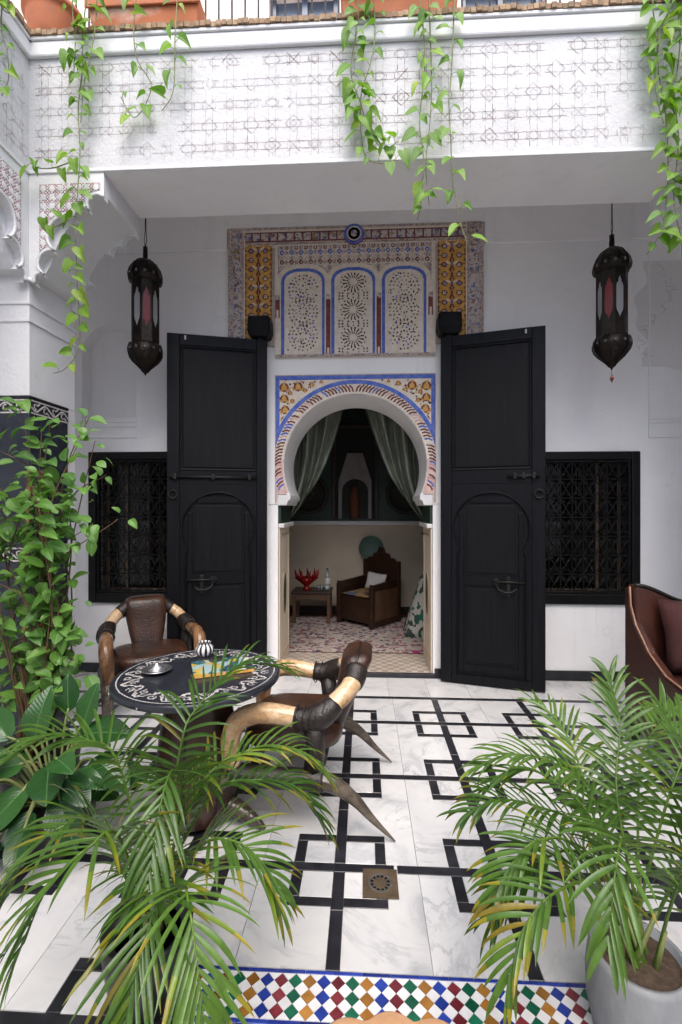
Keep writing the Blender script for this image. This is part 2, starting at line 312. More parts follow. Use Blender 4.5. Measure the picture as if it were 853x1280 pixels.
# ------------------------------------------------------------------ mesh helpers
class MB:
    def __init__(s): s.v = []; s.f = []; s.m = []
    def add(s, vs, fs, m=0):
        o = len(s.v); s.v += [tuple(x) for x in vs]; s.f += [tuple(i + o for i in f) for f in fs]; s.m += [m] * len(fs); return s
    def box(s, x0, x1, y0, y1, z0, z1, m=0):
        return s.add([(x0, y0, z0), (x1, y0, z0), (x1, y1, z0), (x0, y1, z0), (x0, y0, z1), (x1, y0, z1), (x1, y1, z1), (x0, y1, z1)],
                     [(0, 3, 2, 1), (4, 5, 6, 7), (0, 1, 5, 4), (1, 2, 6, 5), (2, 3, 7, 6), (3, 0, 4, 7)], m)
    def plate(s, loops, d0, d1, mp, m=0):
        flat = [p for l in loops for p in l]; n = len(flat)
        tri = tessellate_polygon([[Vector((p[0], p[1], 0)) for p in l] for l in loops])
        vs = [mp(p[0], p[1], d0) for p in flat] + [mp(p[0], p[1], d1) for p in flat]
        fs = [tuple(t) for t in tri] + [tuple(i + n for i in reversed(t)) for t in tri]
        o = 0
        for l in loops:
            k = len(l)
            for i in range(k): a, b = o + i, o + (i + 1) % k; fs.append((a, b, b + n, a + n))
            o += k
        return s.add(vs, fs, m)
    def tube(s, pts, rad, n=8, m=0, caps=True, flat=1.0):
        pts = [Vector(p) for p in pts]; k = len(pts)
        if not hasattr(rad, '__len__'): rad = [rad] * k
        tan = [(pts[min(i + 1, k - 1)] - pts[max(i - 1, 0)]).normalized() for i in range(k)]
        up = Vector((0, 0, 1)) if abs(tan[0].z) < .9 else Vector((1, 0, 0))
        u = (up - tan[0] * up.dot(tan[0])).normalized(); vs = []; fs = []
        for i in range(k):
            u = (u - tan[i] * u.dot(tan[i])).normalized(); w = tan[i].cross(u)
            for j in range(n):
                a = 2 * math.pi * j / n
                vs.append(pts[i] + (u * math.cos(a) * flat + w * math.sin(a)) * rad[i])
        for i in range(k - 1):
            for j in range(n):
                a, b = i * n + j, i * n + (j + 1) % n; fs.append((a, b, b + n, a + n))
        if caps: fs.append(tuple(reversed(range(n)))); fs.append(tuple(range((k - 1) * n, k * n)))
        return s.add(vs, fs, m)
    def lathe(s, prof, n=24, c=(0, 0, 0), m=0, star=None):
        vs = []; fs = []; k = len(prof)
        for r, z in prof:
            for j in range(n):
                a = 2 * math.pi * j / n; q = r * (star(a, z) if star else 1)
                vs.append((c[0] + q * math.cos(a), c[1] + q * math.sin(a), c[2] + z))
        for i in range(k - 1):
            for j in range(n):
                a, b = i * n + j, i * n + (j + 1) % n; fs.append((a, b, b + n, a + n))
        if prof[0][0] > 1e-5: fs.append(tuple(reversed(range(n))))
        if prof[-1][0] > 1e-5: fs.append(tuple(range((k - 1) * n, k * n)))
        return s.add(vs, fs, m)
    def mesh(s, name, mats, recalc=True, smooth=False):
        me = bpy.data.meshes.new(name); me.from_pydata(s.v, [], s.f)
        for x in (mats if isinstance(mats, (list, tuple)) else [mats]): me.materials.append(MATS[x])
        if any(s.m): me.polygons.foreach_set('material_index', s.m)
        if recalc:
            bm = bmesh.new(); bm.from_mesh(me); bmesh.ops.remove_doubles(bm, verts=bm.verts, dist=1e-6)
            bmesh.ops.recalc_face_normals(bm, faces=bm.faces); bm.to_mesh(me); bm.free()
        if smooth: me.polygons.foreach_set('use_smooth', [True] * len(me.polygons))
        me.update(); return me
    def build(s, name, mats, parent=None, smooth=False, bevel=0, recalc=True, seg=2, sub=0):
        o = obj(name, s.mesh(name, mats, recalc, smooth), parent)
        if bevel:
            b = o.modifiers.new('bevel', 'BEVEL'); b.width = bevel; b.segments = seg; b.limit_method = 'ANGLE'; b.angle_limit = R(40)
        if sub:
            b = o.modifiers.new('sub', 'SUBSURF'); b.levels = sub; b.render_levels = sub
        return o
def obj(name, me, parent=None, loc=None, rot=None, scale=None):
    o = bpy.data.objects.new(name, me); col.objects.link(o)
    if parent: o.parent = parent
    if loc is not None: o.location = loc
    if rot is not None: o.rotation_euler = rot
    if scale is not None: o.scale = scale if hasattr(scale, '__len__') else (scale,) * 3
    return o
def tag(o, label=None, cat=None, group=None, kind=None):
    if label: o['label'] = label
    if cat: o['category'] = cat
    if group: o['group'] = group
    if kind: o['kind'] = kind
    return o
def thing(name, label, cat, loc=(0, 0, 0), rz=0, group=None):
    o = obj(name, None, None, loc, (0, 0, rz)); o.empty_display_size = .1
    return tag(o, label, cat, group)
XZ = lambda y: (lambda u, v, d: (u, y + d, v))           # a plate standing in the x-z plane, d into the wall
def arc(cx, cz, r, a0, a1, n):
    return [(cx + r * math.cos(R(a0 + (a1 - a0) * i / n)), cz + r * math.sin(R(a0 + (a1 - a0) * i / n))) for i in range(n + 1)]
def rect(x0, x1, z0, z1): return [(x0, z0), (x1, z0), (x1, z1), (x0, z1)]
def bez(p, n):                                            # Catmull-Rom through the points
    p = [Vector(q) for q in p]; out = []
    for i in range(len(p) - 1):
        a, b, c, d = p[max(i - 1, 0)], p[i], p[i + 1], p[min(i + 2, len(p) - 1)]
        for k in range(n):
            t = k / n
            out.append(.5 * ((2 * b) + (c - a) * t + (2 * a - 5 * b + 4 * c - d) * t * t + (3 * b - a - 3 * c + d) * t ** 3))
    return out + [p[-1]]

class Paint:
    """A carved or inlaid panel: a fine grid of faces, each with its own height and colour."""
    def __init__(s, u0, u1, v0, v1, st):
        s.nu = max(2, int(round((u1 - u0) / st))); s.nv = max(2, int(round((v1 - v0) / st)))
        s.eu = np.linspace(u0, u1, s.nu + 1); s.ev = np.linspace(v0, v1, s.nv + 1)
        s.U, s.V = np.meshgrid((s.eu[1:] + s.eu[:-1]) / 2, (s.ev[1:] + s.ev[:-1]) / 2)
        s.mat = np.zeros(s.U.shape, int); s.h = np.zeros(s.U.shape); s.on = np.ones(s.U.shape, bool)
    def put(s, k, m, h=None):
        s.mat[k] = m
        if h is not None: s.h[k] = h
    def rect(s, a, b, c, d, m, h=None): s.put((s.U >= a) & (s.U <= b) & (s.V >= c) & (s.V <= d), m, h)
    def win(s, a, b, c, d):
        i0, i1 = np.searchsorted(s.ev, [c, d]); j0, j1 = np.searchsorted(s.eu, [a, b])
        return slice(max(i0 - 1, 0), i1 + 1), slice(max(j0 - 1, 0), j1 + 1)
    def disc(s, x, y, r, m, h=None, r0=0, sq=1.0):
        w = s.win(x - r, x + r, y - r / min(sq, 1), y + r / min(sq, 1)); q = (s.U[w] - x) ** 2 + ((s.V[w] - y) * sq) ** 2
        k = (q <= r * r) & (q >= r0 * r0); s.mat[w][k] = m
        if h is not None: s.h[w][k] = h
    def line(s, pts, wd, m, h=None, w2=None):
        n = len(pts) - 1
        for i in range(n):
            (ax, ay), (bx, by) = pts[i][:2], pts[i + 1][:2]
            r = wd if w2 is None else wd + (w2 - wd) * (i + .5) / n
            w = s.win(min(ax, bx) - r, max(ax, bx) + r, min(ay, by) - r, max(ay, by) + r)
            dx, dy = bx - ax, by - ay; L = dx * dx + dy * dy + 1e-12
            t = np.clip(((s.U[w] - ax) * dx + (s.V[w] - ay) * dy) / L, 0, 1)
            k = (s.U[w] - ax - t * dx) ** 2 + (s.V[w] - ay - t * dy) ** 2 <= r * r
            s.mat[w][k] = m
            if h is not None: s.h[w][k] = h
    def build(s, name, mats, parent, mp):
        nv, nu = s.U.shape; H = np.zeros((nv + 1, nu + 1)); C = np.zeros((nv + 1, nu + 1))
        for di in (0, 1):
            for dj in (0, 1):
                H[di:di + nv, dj:dj + nu] += s.h * s.on; C[di:di + nv, dj:dj + nu] += s.on
        H = H / np.maximum(C, 1); idx = -np.ones((nv + 1, nu + 1), int); used = C > 0; idx[used] = np.arange(used.sum())
        EU, EV = np.meshgrid(s.eu, s.ev)
        vs = [mp(u, v, h) for u, v, h in zip(EU[used].tolist(), EV[used].tolist(), H[used].tolist())]
        I, J = np.nonzero(s.on)
        fs = np.stack([idx[I, J], idx[I, J + 1], idx[I + 1, J + 1], idx[I + 1, J]], 1).tolist()
        me = bpy.data.meshes.new(name); me.from_pydata(vs, [], fs)
        for x in mats: me.materials.append(MATS[x])
        me.polygons.foreach_set('material_index', s.mat[I, J].tolist()); me.update()
        o = obj(name, me, parent); o['kind'] = 'stuff'; return o

CACHE = {}
def block(sx, sy, sz, mat, ch=.002):
    """A shared chamfered block; its top face is at z = 0, centred in x and y."""
    k = ('blk', round(sx, 4), round(sy, 4), round(sz, 4), mat, ch)
    if k not in CACHE:
        a, b = sx / 2, sy / 2; vs = []; fs = []
        for z, i in ((-sz, 0), (-ch, 0), (0, ch)):
            vs += [(-a + i, -b + i, z), (a - i, -b + i, z), (a - i, b - i, z), (-a + i, b - i, z)]
        for r in (0, 4):
            for j in range(4): fs.append((r + j, r + (j + 1) % 4, r + 4 + (j + 1) % 4, r + 4 + j))
        fs += [(8, 9, 10, 11), (3, 2, 1, 0)]
        CACHE[k] = MB().add(vs, fs).mesh('block', mat)
    return CACHE[k]

# ------------------------------------------------------------------ the courtyard floor
floor = MB().box(-3.6, 3.9, -7.5, 4.95, -.10, -.008).build('floor', 'grout'); tag(floor, kind='structure')
HW, Q, SW = .024, .20, .045
CX = [-.106 + .672 * k for k in range(-4, 5)]
RY = [.69, 1.36, 2.005, 2.695, 3.38]
ZX0, ZX1, ZY0, ZY1 = -.575, 1.035, 1.383, 1.556                # the bright tile border stops the pattern here
def inband(x, y): return ZX0 - .01 < x < ZX1 + .01 and y < 1.5
def slab(poly, name='marble_slab'):
    cx = sum(p[0] for p in poly) / len(poly); cy = sum(p[1] for p in poly) / len(poly)
    key = ('slab',) + tuple((round(p[0] - cx, 3), round(p[1] - cy, 3)) for p in poly)
    if key not in CACHE:
        CACHE[key] = MB().plate([[(p[0] - cx, p[1] - cy) for p in poly]], -.02, 0, lambda u, v, d: (u, v, d)).mesh('slab', 'marble')
    obj(name, CACHE[key], floor, (cx, cy, random.uniform(-.0006, .0006)))
def strip(x0, x1, y0, y1, name='inlay_strip'):
    if x1 - x0 < .005 or y1 - y0 < .005: return
    obj(name, block(x1 - x0 - .0012, y1 - y0 - .0012, .02, 'black_stone'), floor, ((x0 + x1) / 2, (y0 + y1) / 2, .0006 + random.uniform(-.0005, .0005)))
g = .0013
for i, x in enumerate(CX):
    for j, y in enumerate(RY):
        if j == 0 or inband(x, y): 
            continue
        for sx in (-1, 1):
            xa, xb = sorted((x + sx * HW, x + sx * Q))
            for sy in (-1, 1):
                ys = y + sy * (Q - SW / 2); strip(xa, xb, ys - SW / 2, ys + SW / 2, 'inlay_square_side')
                xs = x + sx * (Q - SW / 2); ya, yb = sorted((y + sy * HW, y + sy * (Q - SW))); strip(xs - SW / 2, xs + SW / 2, ya, yb, 'inlay_square_side')
                tx = x + sx * (HW + Q - SW) / 2; ty = y + sy * (HW + Q - SW) / 2; s_ = Q - SW - HW - .0016
                obj('marble_tile', block(s_, s_, .02, 'marble', .001), floor, (tx, ty, random.uniform(-.0005, .0005)))
    for j in range(1, len(RY)):
        y0 = RY[j] + HW; y1 = (RY[j + 1] - HW) if j + 1 < len(RY) else 3.796
        if inband(x, RY[j]): y0 = ZY1
        ym = (y0 + y1) / 2 + random.uniform(-.1, .1)
        strip(x - HW, x + HW, y0, ym); strip(x - HW, x + HW, ym, y1)
for j in range(1, len(RY)):
    for i in range(len(CX) - 1):
        if j == 1 and ZX0 - .4 < CX[i] < ZX1: 
            if CX[i] < ZX0: strip(CX[i] - HW, ZX0, RY[j] - HW, RY[j] + HW)
            continue
        xa, xb = CX[i] - HW, CX[i + 1] - HW
        if j == 2 and abs(CX[i] + .106) < .01:                 # a chip of white stone breaks this strip by the drain
            strip(xa, .128, RY[j] - HW, RY[j] + HW); strip(.142, xb, RY[j] - HW, RY[j] + HW); slab([(.129, 1.981), (.141, 1.981), (.141, 2.029), (.129, 2.029)], 'marble_chip'); continue
        strip(xa, xb, RY[j] - HW, RY[j] + HW)
for i in range(len(CX) - 1):
    x0, x1 = CX[i], CX[i + 1]; a, b, c, b2, a2 = x0 + HW + g, x0 + Q + g, (x0 + x1) / 2, x1 - Q - g, x1 - HW - g
    for j in range(1, len(RY)):
        y0 = RY[j]; y1 = RY[j + 1] if j + 1 < len(RY) else None
        e, d = y0 + Q + g, y0 + HW + g
        f_, g_ = (y1 - Q - g, y1 - HW - g) if y1 else (3.796 - g, 3.796 - g)
        low = not (j == 1 and (inband(x0, y0) or inband(x1, y0)))
        for L, Mx, s_ in ((a, b, 1), (a2, b2, -1)):
            m_ = c - s_ * g
            poly = ([(Mx, e), (Mx, d), (m_, d)] if low else [(m_, ZY1 + g)])
            if not low: poly = [(L, ZY1 + g), (m_, ZY1 + g)]
            poly += [(m_, g_)]
            poly += ([(Mx, g_), (Mx, f_), (L, f_)] if y1 else [(L, g_)])
            poly += ([(L, e)] if low else [])
            slab(poly)
    if not (x1 > ZX0 and x0 < ZX1): slab([(a, .72), (a2, .72), (a2, 1.36 - HW - g), (a, 1.36 - HW - g)])
    strip(x0 - HW, x1 - HW, 3.797, 3.845)
    for q in range(2):
        xa = x0 - HW + q * .336; slab([(xa + g, 3.846), (xa + .336 - g, 3.846), (xa + .336 - g, 4.268), (xa + g, 4.268)])
slab([(ZX0, .30), (ZX1, .30), (ZX1, ZY0 - .002), (ZX0, ZY0 - .002)])
# the bright tile border: blue edging, diamonds in four colours with white between
P_ = .0467; zk = 0
for k in range(17):
    x = ZX0 + .0475 + k * .0947
    for y in (ZY1 - .0085, ZY0 + .0085): obj('edging_tile', block(.0935, .013, .02, 'glaze_blue', .001), floor, (x, y, .001))
def diamond(mat, half=None):
    k = ('dia', mat, half)
    if k not in CACHE:
        r = P_ / 2 - .0009; pts = [(r, 0), (0, r), (-r, 0), (0, -r)]
        if half: pts = [(r, 0), (0, half * r), (-r, 0)]
        CACHE[k] = MB().plate([pts], -.02, 0, lambda u, v, d: (u, v, d)).mesh('diamond', mat)
    return CACHE[k]
ZC = ['glaze_green', 'glaze_ochre', 'glaze_blue', 'glaze_burgundy']
ncol = int((ZX1 - ZX0) / P_); yb = (ZY0 + ZY1) / 2
for k in range(ncol):
    x = ZX0 + (k + .5) * P_
    for j in (-1, 0, 1):
        obj('diamond_tile', diamond(ZC[(k + 1) % 4]), floor, (x, yb + j * P_, .001 + random.uniform(-.0006, .0006)), (random.uniform(-.01, .01), random.uniform(-.01, .01), random.uniform(-.03, .03)))
    for j in (-.5, .5):
        if k: obj('white_diamond_tile', diamond('glaze_white'), floor, (x - P_ / 2, yb + j * P_, .001 + random.uniform(-.0005, .0005)), (0, 0, random.uniform(-.02, .02)))
    for j, hf in ((1.5, -1), (-1.5, 1)):
        if k: obj('white_triangle_tile', diamond('glaze_white', hf), floor, (x - P_ / 2, yb + j * P_, .001))

# ------------------------------------------------------------------ back wall of the courtyard
AX = -.087                                                 # centre line of the doorway
WY = 4.30
wall = thing('back_wall', 'white plastered rear wall behind the open black doors', 'wall', (0, WY, 0))
WX = lambda u, v, d: (u, d, v)
arch_in = arc(AX, 1.94, .66, -25, 205, 48)                 # horseshoe, right to left
door_open = [(AX + .715, 0), (AX + .715, 1.60)] + [(AX + .64, 1.60), (AX + .625, 1.63), (AX + .605, 1.64)] + arch_in[0:] + [(AX - .605, 1.64), (AX - .625, 1.63), (AX - .64, 1.60), (AX - .715, 1.60), (AX - .715, 0)]
outer = [(-3.6, 0)] + list(reversed(door_open)) + [(3.9, 0), (3.9, 4.35), (-3.6, 4.35)]
WIN = {'L': (-2.592, -1.46, .668, 2.067), 'R': (1.30, 2.446, .697, 2.045)}
winh = [list(reversed(rect(*w))) for w in WIN.values()]
nicheL = [(-2.68, 2.40), (-2.156, 2.40), (-2.156, 2.99)] + arc(-2.418, 3.02, .262, 0, 180, 20)[1:-1] + [(-2.68, 2.99)]
def niche_plate(): return list(reversed(nicheL))
MB().plate([outer] + winh + [niche_plate()], 0, .14, WX).build('plaster_skin', 'plaster_wall', wall)
MB().plate([outer] + winh, .1405, .60, WX).build('masonry', 'plaster_wall', wall)
for z in (2.225, 2.33, 2.372):                             # ledges under the blind arch
    MB().box(-2.70, -2.14, -.010, -.0005, z - .012, z).build('niche_moulding', 'plaster_wall', wall, bevel=.003)
for z in (2.19, 2.318, 2.354):
    MB().box(2.54, 3.25, -.012, -.0005, z - .010, z).build('niche_moulding', 'plaster_wall', wall, bevel=.003)
MB().box(2.538, 2.55, -.012, -.0005, 2.19, 4.2).build('niche_moulding', 'plaster_wall', wall, bevel=.003)
# plaster band added to draw a tone line under the loggia ceiling, stopping at the tiled panel
MB().box(-3.6, -1.275, -.025, -.0005, 3.95, 4.349).build('added_line_band', 'plaster_wall', wall, bevel=.003)
MB().box(1.09, 3.9, -.025, -.0005, 3.95, 4.349).build('added_line_band', 'plaster_wall', wall, bevel=.003)
MB().box(-1.2745, 1.0895, -.025, -.0005, 4.145, 4.349).build('added_line_band', 'plaster_wall', wall, bevel=.003)
# worn patch with the last of an old carving, right of the lantern
pp = Paint(2.30, 3.0, 2.55, 3.80, .008)
nz = np.sin(pp.V * 9) * .05 + np.sin(pp.V * 23 + 1) * .025
pp.on = (pp.U > 2.47 + nz) & (pp.U < 2.92 + nz * .6) & (pp.V < 3.78 - nz) & (pp.V > 2.80 - .25 * np.clip(pp.U - 2.66, 0, 1) + nz) 
pp.h[:] = .001; pp.build('worn_patch', ['plaster_patch'], wall, lambda u, v, d: (u, -.002 - d * .4, v))
pl = MB()
for k in range(26):
    t = k / 25; x = 2.60 + .13 * math.sin(t * 5.5) + .03 * math.sin(k * 2.1); z = 3.72 - t * .80
    a = math.sin(k * 1.7) * 1.2 + .9; L = random.uniform(.02, .05)
    pl.tube([(x - L * math.cos(a), -.006, z - L * math.sin(a)), (x + L * .3 * math.sin(a), -.007, z), (x + L * math.cos(a), -.006, z + L * math.sin(a))], .0015, 5)
tag(pl.build('carving_trace', 'pigment_mid', wall), kind='stuff')
for x0, x1 in ((-3.6, AX - .73), (AX + .73, 3.9)):
    MB().box(x0, x1, -.022, -.0005, 0, .085).build('skirting', 'black_stone', wall, bevel=.004)
for s in (-1, 1):                                          # white impost blocks at the foot of the arch
    xs = [AX + s * .715, AX + s * .632, AX + s * .618, AX + s * .596, AX + s * .596, AX + s * .715]
    MB().plate([list(zip(xs, (1.575, 1.575, 1.615, 1.630, 1.672, 1.672)))], -.012, .64, WX).build('impost', 'plaster', wall, bevel=.006)
    MB().box(*sorted((AX + s * .7155, AX + s * .800)), -.008, -.0005, 1.585, 1.592).build('impost_line', 'plaster_patch', wall)
    MB().box(*sorted((AX + s * .7145, AX + s * .690)), .015, .598, 1.405, 1.574).build('jamb_panel', 'green_paint', wall, bevel=.003)
    MB().box(*sorted((AX + s * .7145, AX + s * .660)), .010, .605, 1.365, 1.404).build('jamb_cap', 'white_paint', wall, bevel=.006)
MB().box(AX - .73, AX + .73, -.035, .0, -.004, .04).build('threshold', 'black_stone', wall, bevel=.005)

# ------------------------------------------------------------------ painted arch surround
arb = thing('painted_arch_surround', 'carved arch surround with blue bands and ochre corners round the doorway', 'arch surround', (0, WY, 0))
p = Paint(AX - .742, AX + .742, 1.60, 2.785, .0055)
rr = np.hypot(p.U - AX, p.V - 1.94); du = np.abs(p.U - AX)
ins = (rr < .663) | ((p.V < 1.70) & (du < .63))
p.on = ~ins & ~((p.V < 1.675) & (du < .722))
p.h[:] = .010; p.mat[:] = 0
sp_ = (rr > .79) & (p.V > 1.95); p.put(sp_, 0, .006)
# ochre leaves and holes painted in shade colour in the two corners
rng = random.Random(3)
for s in (-1, 1):
    for (dx, dz, q) in ((.655, .73, .034), (.655, .625, .03), (.645, .52, .032), (.525, .735, .034), (.60, .675, .016), (.655, .435, .022), (.40, .755, .018), (.58, .60, .016), (.46, .70, .015), (.66, .36, .02), (.31, .775, .012)):
        x, z = AX + s * dx, 1.94 + dz
        p.disc(x, z, q * 1.25, 3, .003); p.disc(x, z - q * .1, q * .8, 1, .010); p.line([(x, z), (x + s * q * .2, z + q * 1.25)], q * .28, 1, .010)
        for k in (-1, 1): p.line([(x, z - q * .6), (x + k * q * 1.3, z - q * .9), (x + k * q * 1.5, z - q * .2)], q * .2, 1, .010)
    for k in range(110):
        x, z = AX + s * rng.uniform(.22, .70), 1.94 + rng.uniform(.28, .80)
        if math.hypot(x - AX, z - 1.94) > .82: p.disc(x, z, rng.uniform(.006, .010), rng.choice((4, 4, 3, 3, 0, 1)), .001) if p.mat[np.unravel_index(np.argmin((p.U - x) ** 2 + (p.V - z) ** 2), p.U.shape)] == 0 else None
p.put((rr > .752) & (rr < .790) & (p.V > 1.94), 2, .016)
p.put(((rr >= .79) & (rr < .80)) & (p.V > 1.94), 0, .012)
p.put((p.V > 2.735) & (p.V < 2.773) | (du > .700) & (du < .732) & (p.V > 2.14), 2, .016)
p.put((p.V >= 2.773) | (du >= .732), 6, .004)
band = (rr > .664) & (rr < .752) & p.on & ((p.V > 1.94) | (du < .742)) | ((p.V <= 1.94) & p.on & (du < .72))
p.put(band, 0, .012)
for k in range(84):
    a = R(-16 + 212 * (k + .5) / 84); s = -1 if a < math.pi / 2 else 1
    r0, r1 = .688, .742; a2 = a + s * .045
    w = .0075
    mt = 3 if rng.random() < .7 else (2 if rng.random() < .4 else 5)
    if rng.random() < .93: p.line([(AX + r0 * math.cos(a), 1.94 + r0 * math.sin(a)), (AX + (r0 + .03) * math.cos(a + s * .012), 1.94 + (r0 + .03) * math.sin(a + s * .012)), (AX + r1 * math.cos(a2), 1.94 + r1 * math.sin(a2))], w, mt, .004)
p.put((rr > .664) & (rr < .682) & p.on & (p.V > 1.70), 0, .015)
p.put((p.V < 2.0) & (p.mat == 0) & p.on, 5)
p.build('carved_surround', ['carved_cream', 'paint_ochre', 'paint_blue', 'paint_burgundy', 'hole_shade', 'carved_pink', 'carved_tan'], arb, lambda u, v, d: (u, -.001 - d, v))

# ------------------------------------------------------------------ carved and tiled panel above the door
pan = thing('carved_plaster_panel', 'carved and painted plaster panel with three blind arches above the doorway', 'wall panel', (0, WY, 0))
p = Paint(-1.262, 1.078, 2.94, 4.14, .006)
pu = p.U + .092                                            # symmetric coordinate
p.h[:] = .012; p.mat[:] = 5
p.on = (np.abs(pu) < .735) | (p.V > 3.05) & (np.abs(pu) < 1.17)
p.on &= ~((np.abs(pu) > .735) & (np.abs(pu) < .80) & (p.V < 3.95))        # bare plaster gap
edge = (np.abs(pu) > 1.145) | (p.V > 4.118); p.put(edge, 6, .006)
p.put((p.V > 4.00) & (p.V < 4.092) & (np.abs(pu) < 1.02), 3, .016)
p.put((p.V > 3.975) & (p.V < 4.0), 6, .006)
for s in (-1, 1):
    p.put((s * pu > 1.02) & (s * pu < 1.145), 6, .010)
    p.put((s * pu > 1.045) & (s * pu < 1.125) & (p.V < 3.98), 7, .012)
    # ochre arabesque on dark red
    a, b = (.762, 1.008)
    k = (s * pu > a) & (s * pu < b) & (p.V < 3.965); p.on |= k & (p.V > 3.10); p.put(k, 3, .004)
    xc = s * (a + b) / 2 - .092
    for j in range(10):
        z = 3.16 + .085 * j
        for q in (-1, 1):
            sg = q if j % 2 else -q
            c0 = (xc + q * .066, z)
            p.line(arc(c0[0], c0[1], .042, 90 - q * 60, 90 + q * 250, 14), .0165, 1, .016)
            p.disc(c0[0], c0[1], .015, 7 if j % 2 else 0, .014); p.disc(c0[0], c0[1], .007, 2, .014)
            p.line(arc(xc + q * .020, z + .045, .034, 270, 270 + q * 120, 8), .0085, 0 if j % 2 else 1, .014, .003)
        p.disc(xc, z, .012, 2 if j % 2 else 3, .012); p.line([(xc, z + .02), (xc, z + .05)], .006, 1, .012)
    p.put((s * pu > a - .012) & (s * pu < a) & (p.V < 3.97) | (s * pu > b) & (s * pu < b + .012), 5, .016)
# rosette band
k = (np.abs(pu) < .70) & (p.V > 3.62) & (p.V < 3.965); p.put(k, 6, .006)
for i in range(-8, 9):
    for j in range(5):
        x, z = -.092 + i * .0885 + (.044 if j % 2 else 0), 3.945 - j * .0445
        if abs(x + .092) > .69: continue
        p.disc(x, z, .030, 0, .012, .023)
        if j in (1,): p.disc(x, z, .023, 2, .012, .009)
        elif j == 3: p.disc(x, z, .022, 3, .012, .009)
        elif j == 0: p.disc(x, z, .016, 3, .012)
        else: p.disc(x, z, .018, 0, .012, .010); 
        p.disc(x, z, .007, 0, .014)
        for a in range(4):
            an = R(45 + 90 * a); p.line([(x + .03 * math.cos(an), z + .03 * math.sin(an)), (x + .044 * math.cos(an), z + .044 * math.sin(an))], .004, 0, .014)
for x in (-.385, .201):
    for z, m in ((3.735, 2), (3.68, 3)): p.disc(x, z, .024, m, .012, .008)
# three pierced screens under round blue arches
for ci, cx in enumerate((-.561, -.100, .363)):
    hw, top, bot = .195, 3.745, 2.955; r = .155
    def inside(ex):
        w_ = hw + ex; t_ = top + ex; ccz = t_ - w_ * .62
        dx = np.abs(p.U - cx)
        return (dx < w_) & (p.V > bot) & ((p.V < ccz) | ((dx / w_) ** 2.3 + ((p.V - ccz) / (w_ * .62)) ** 2.3 < 1))
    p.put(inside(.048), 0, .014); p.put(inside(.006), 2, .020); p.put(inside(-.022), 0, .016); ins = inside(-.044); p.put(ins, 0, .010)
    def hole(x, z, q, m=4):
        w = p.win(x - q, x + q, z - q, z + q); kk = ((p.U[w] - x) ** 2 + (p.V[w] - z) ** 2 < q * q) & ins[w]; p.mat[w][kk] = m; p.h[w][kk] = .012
        if m == 4: p.on[w] &= ~kk
    if ci == 1:
        for zc in (3.62, 3.365, 3.11):
            for n_, r0, r1, w_ in ((16, .038, .092, .0062),):
                for a in range(n_):
                    an = 2 * math.pi * (a + .5) / n_
                    for q in np.linspace(r0, r1, 9):
                        hole(cx + q * math.cos(an), zc + q * math.sin(an), w_ * (.6 + .55 * (q - r0) / (r1 - r0)))
            for a in range(16):
                an = 2 * math.pi * a / 16; hole(cx + .112 * math.cos(an), zc + .112 * math.sin(an), .0075)
            for q in (-1, 1):
                for e in (-.127, -.1, .1, .127): hole(cx + q * .128, zc + e, .0085); hole(cx + q * .098, zc + e * 1.02, .008); hole(cx + q * .05, zc + e * 1.05, .007, rng.choice((4, 2)))
    else:
        for zc in (3.56, 3.36, 3.13):
            for rr_, n_ in ((.035, 8), (.066, 12), (.098, 18), (.13, 22)):
                for a in range(n_):
                    an = 2 * math.pi * (a + (.5 if rr_ > .05 else 0)) / n_ + rng.uniform(-.05, .05)
                    if rng.random() < .92: hole(cx + rr_ * math.cos(an), zc + rr_ * math.sin(an), rng.uniform(.0055, .0095), rng.choice((4, 4, 4, 4, 2, 3)))
        for q in range(40): hole(cx + rng.uniform(-.145, .145), rng.uniform(2.99, 3.70), rng.uniform(.005, .009), rng.choice((4, 4, 3, 2)))
for x in (-.3305, .1315, -.797, .600):                      # little red columns between the arches
    z0, z1 = (2.95, 3.46) if abs(x) < .5 else (3.30, 3.46)
    p.rect(x - .022, x + .022, z0, z1, 3, .022); p.rect(x - .022, x + .022, z1, z1 + .05, 7, .022); p.on |= (np.abs(p.U - x) < .025) & (p.V > 2.95) & (p.V < 3.52)
    p.rect(x - .008, x + .008, z0, z0 + .07, 0, .022)
p.put((p.V < 2.962) & (np.abs(pu) < .735), 6, .006)
p.build('carved_relief', ['carved_cream', 'paint_ochre', 'paint_blue', 'paint_burgundy', 'hole_shade', 'carved_cream', 'carved_speckle', 'tile_blotch'], pan, lambda u, v, d: (u, -.030 - d, v))
MB().box(-.825, .640, -.0045, -.0015, 2.942, 4.0).build('hole_shade_back', 'hole_shade', pan)  # dark sheet standing for the shade behind the pierced screens
for a, b in ((-1.262, -.8255), (.6405, 1.078)): MB().box(a, b, -.029, -.0015, 3.05, 4.138).build('backing', 'carved_tan', pan)
MB().box(-.825, .640, -.029, -.0015, 4.0005, 4.138).build('backing', 'carved_tan', pan)
for a, b in ((-.827, -.8255), (.6405, .642)): MB().box(a, b, -.030, -.0015, 2.94, 3.0495).build('panel_side', 'carved_cream', pan)
MB().box(-.825, .640, -.029, -.0047, 2.9385, 2.9415).build('panel_side', 'carved_cream', pan)
for k in range(26):                                        # small square tiles along the top, and one at each corner
    x = -.092 - .98 + k * .0784
    if abs(x + .092) < .10: continue
    obj('square_tile', block(.066, .066, .012, 'tile_blotch', .002), pan, (x, -.050, 4.046), (R(90), 0, 0))
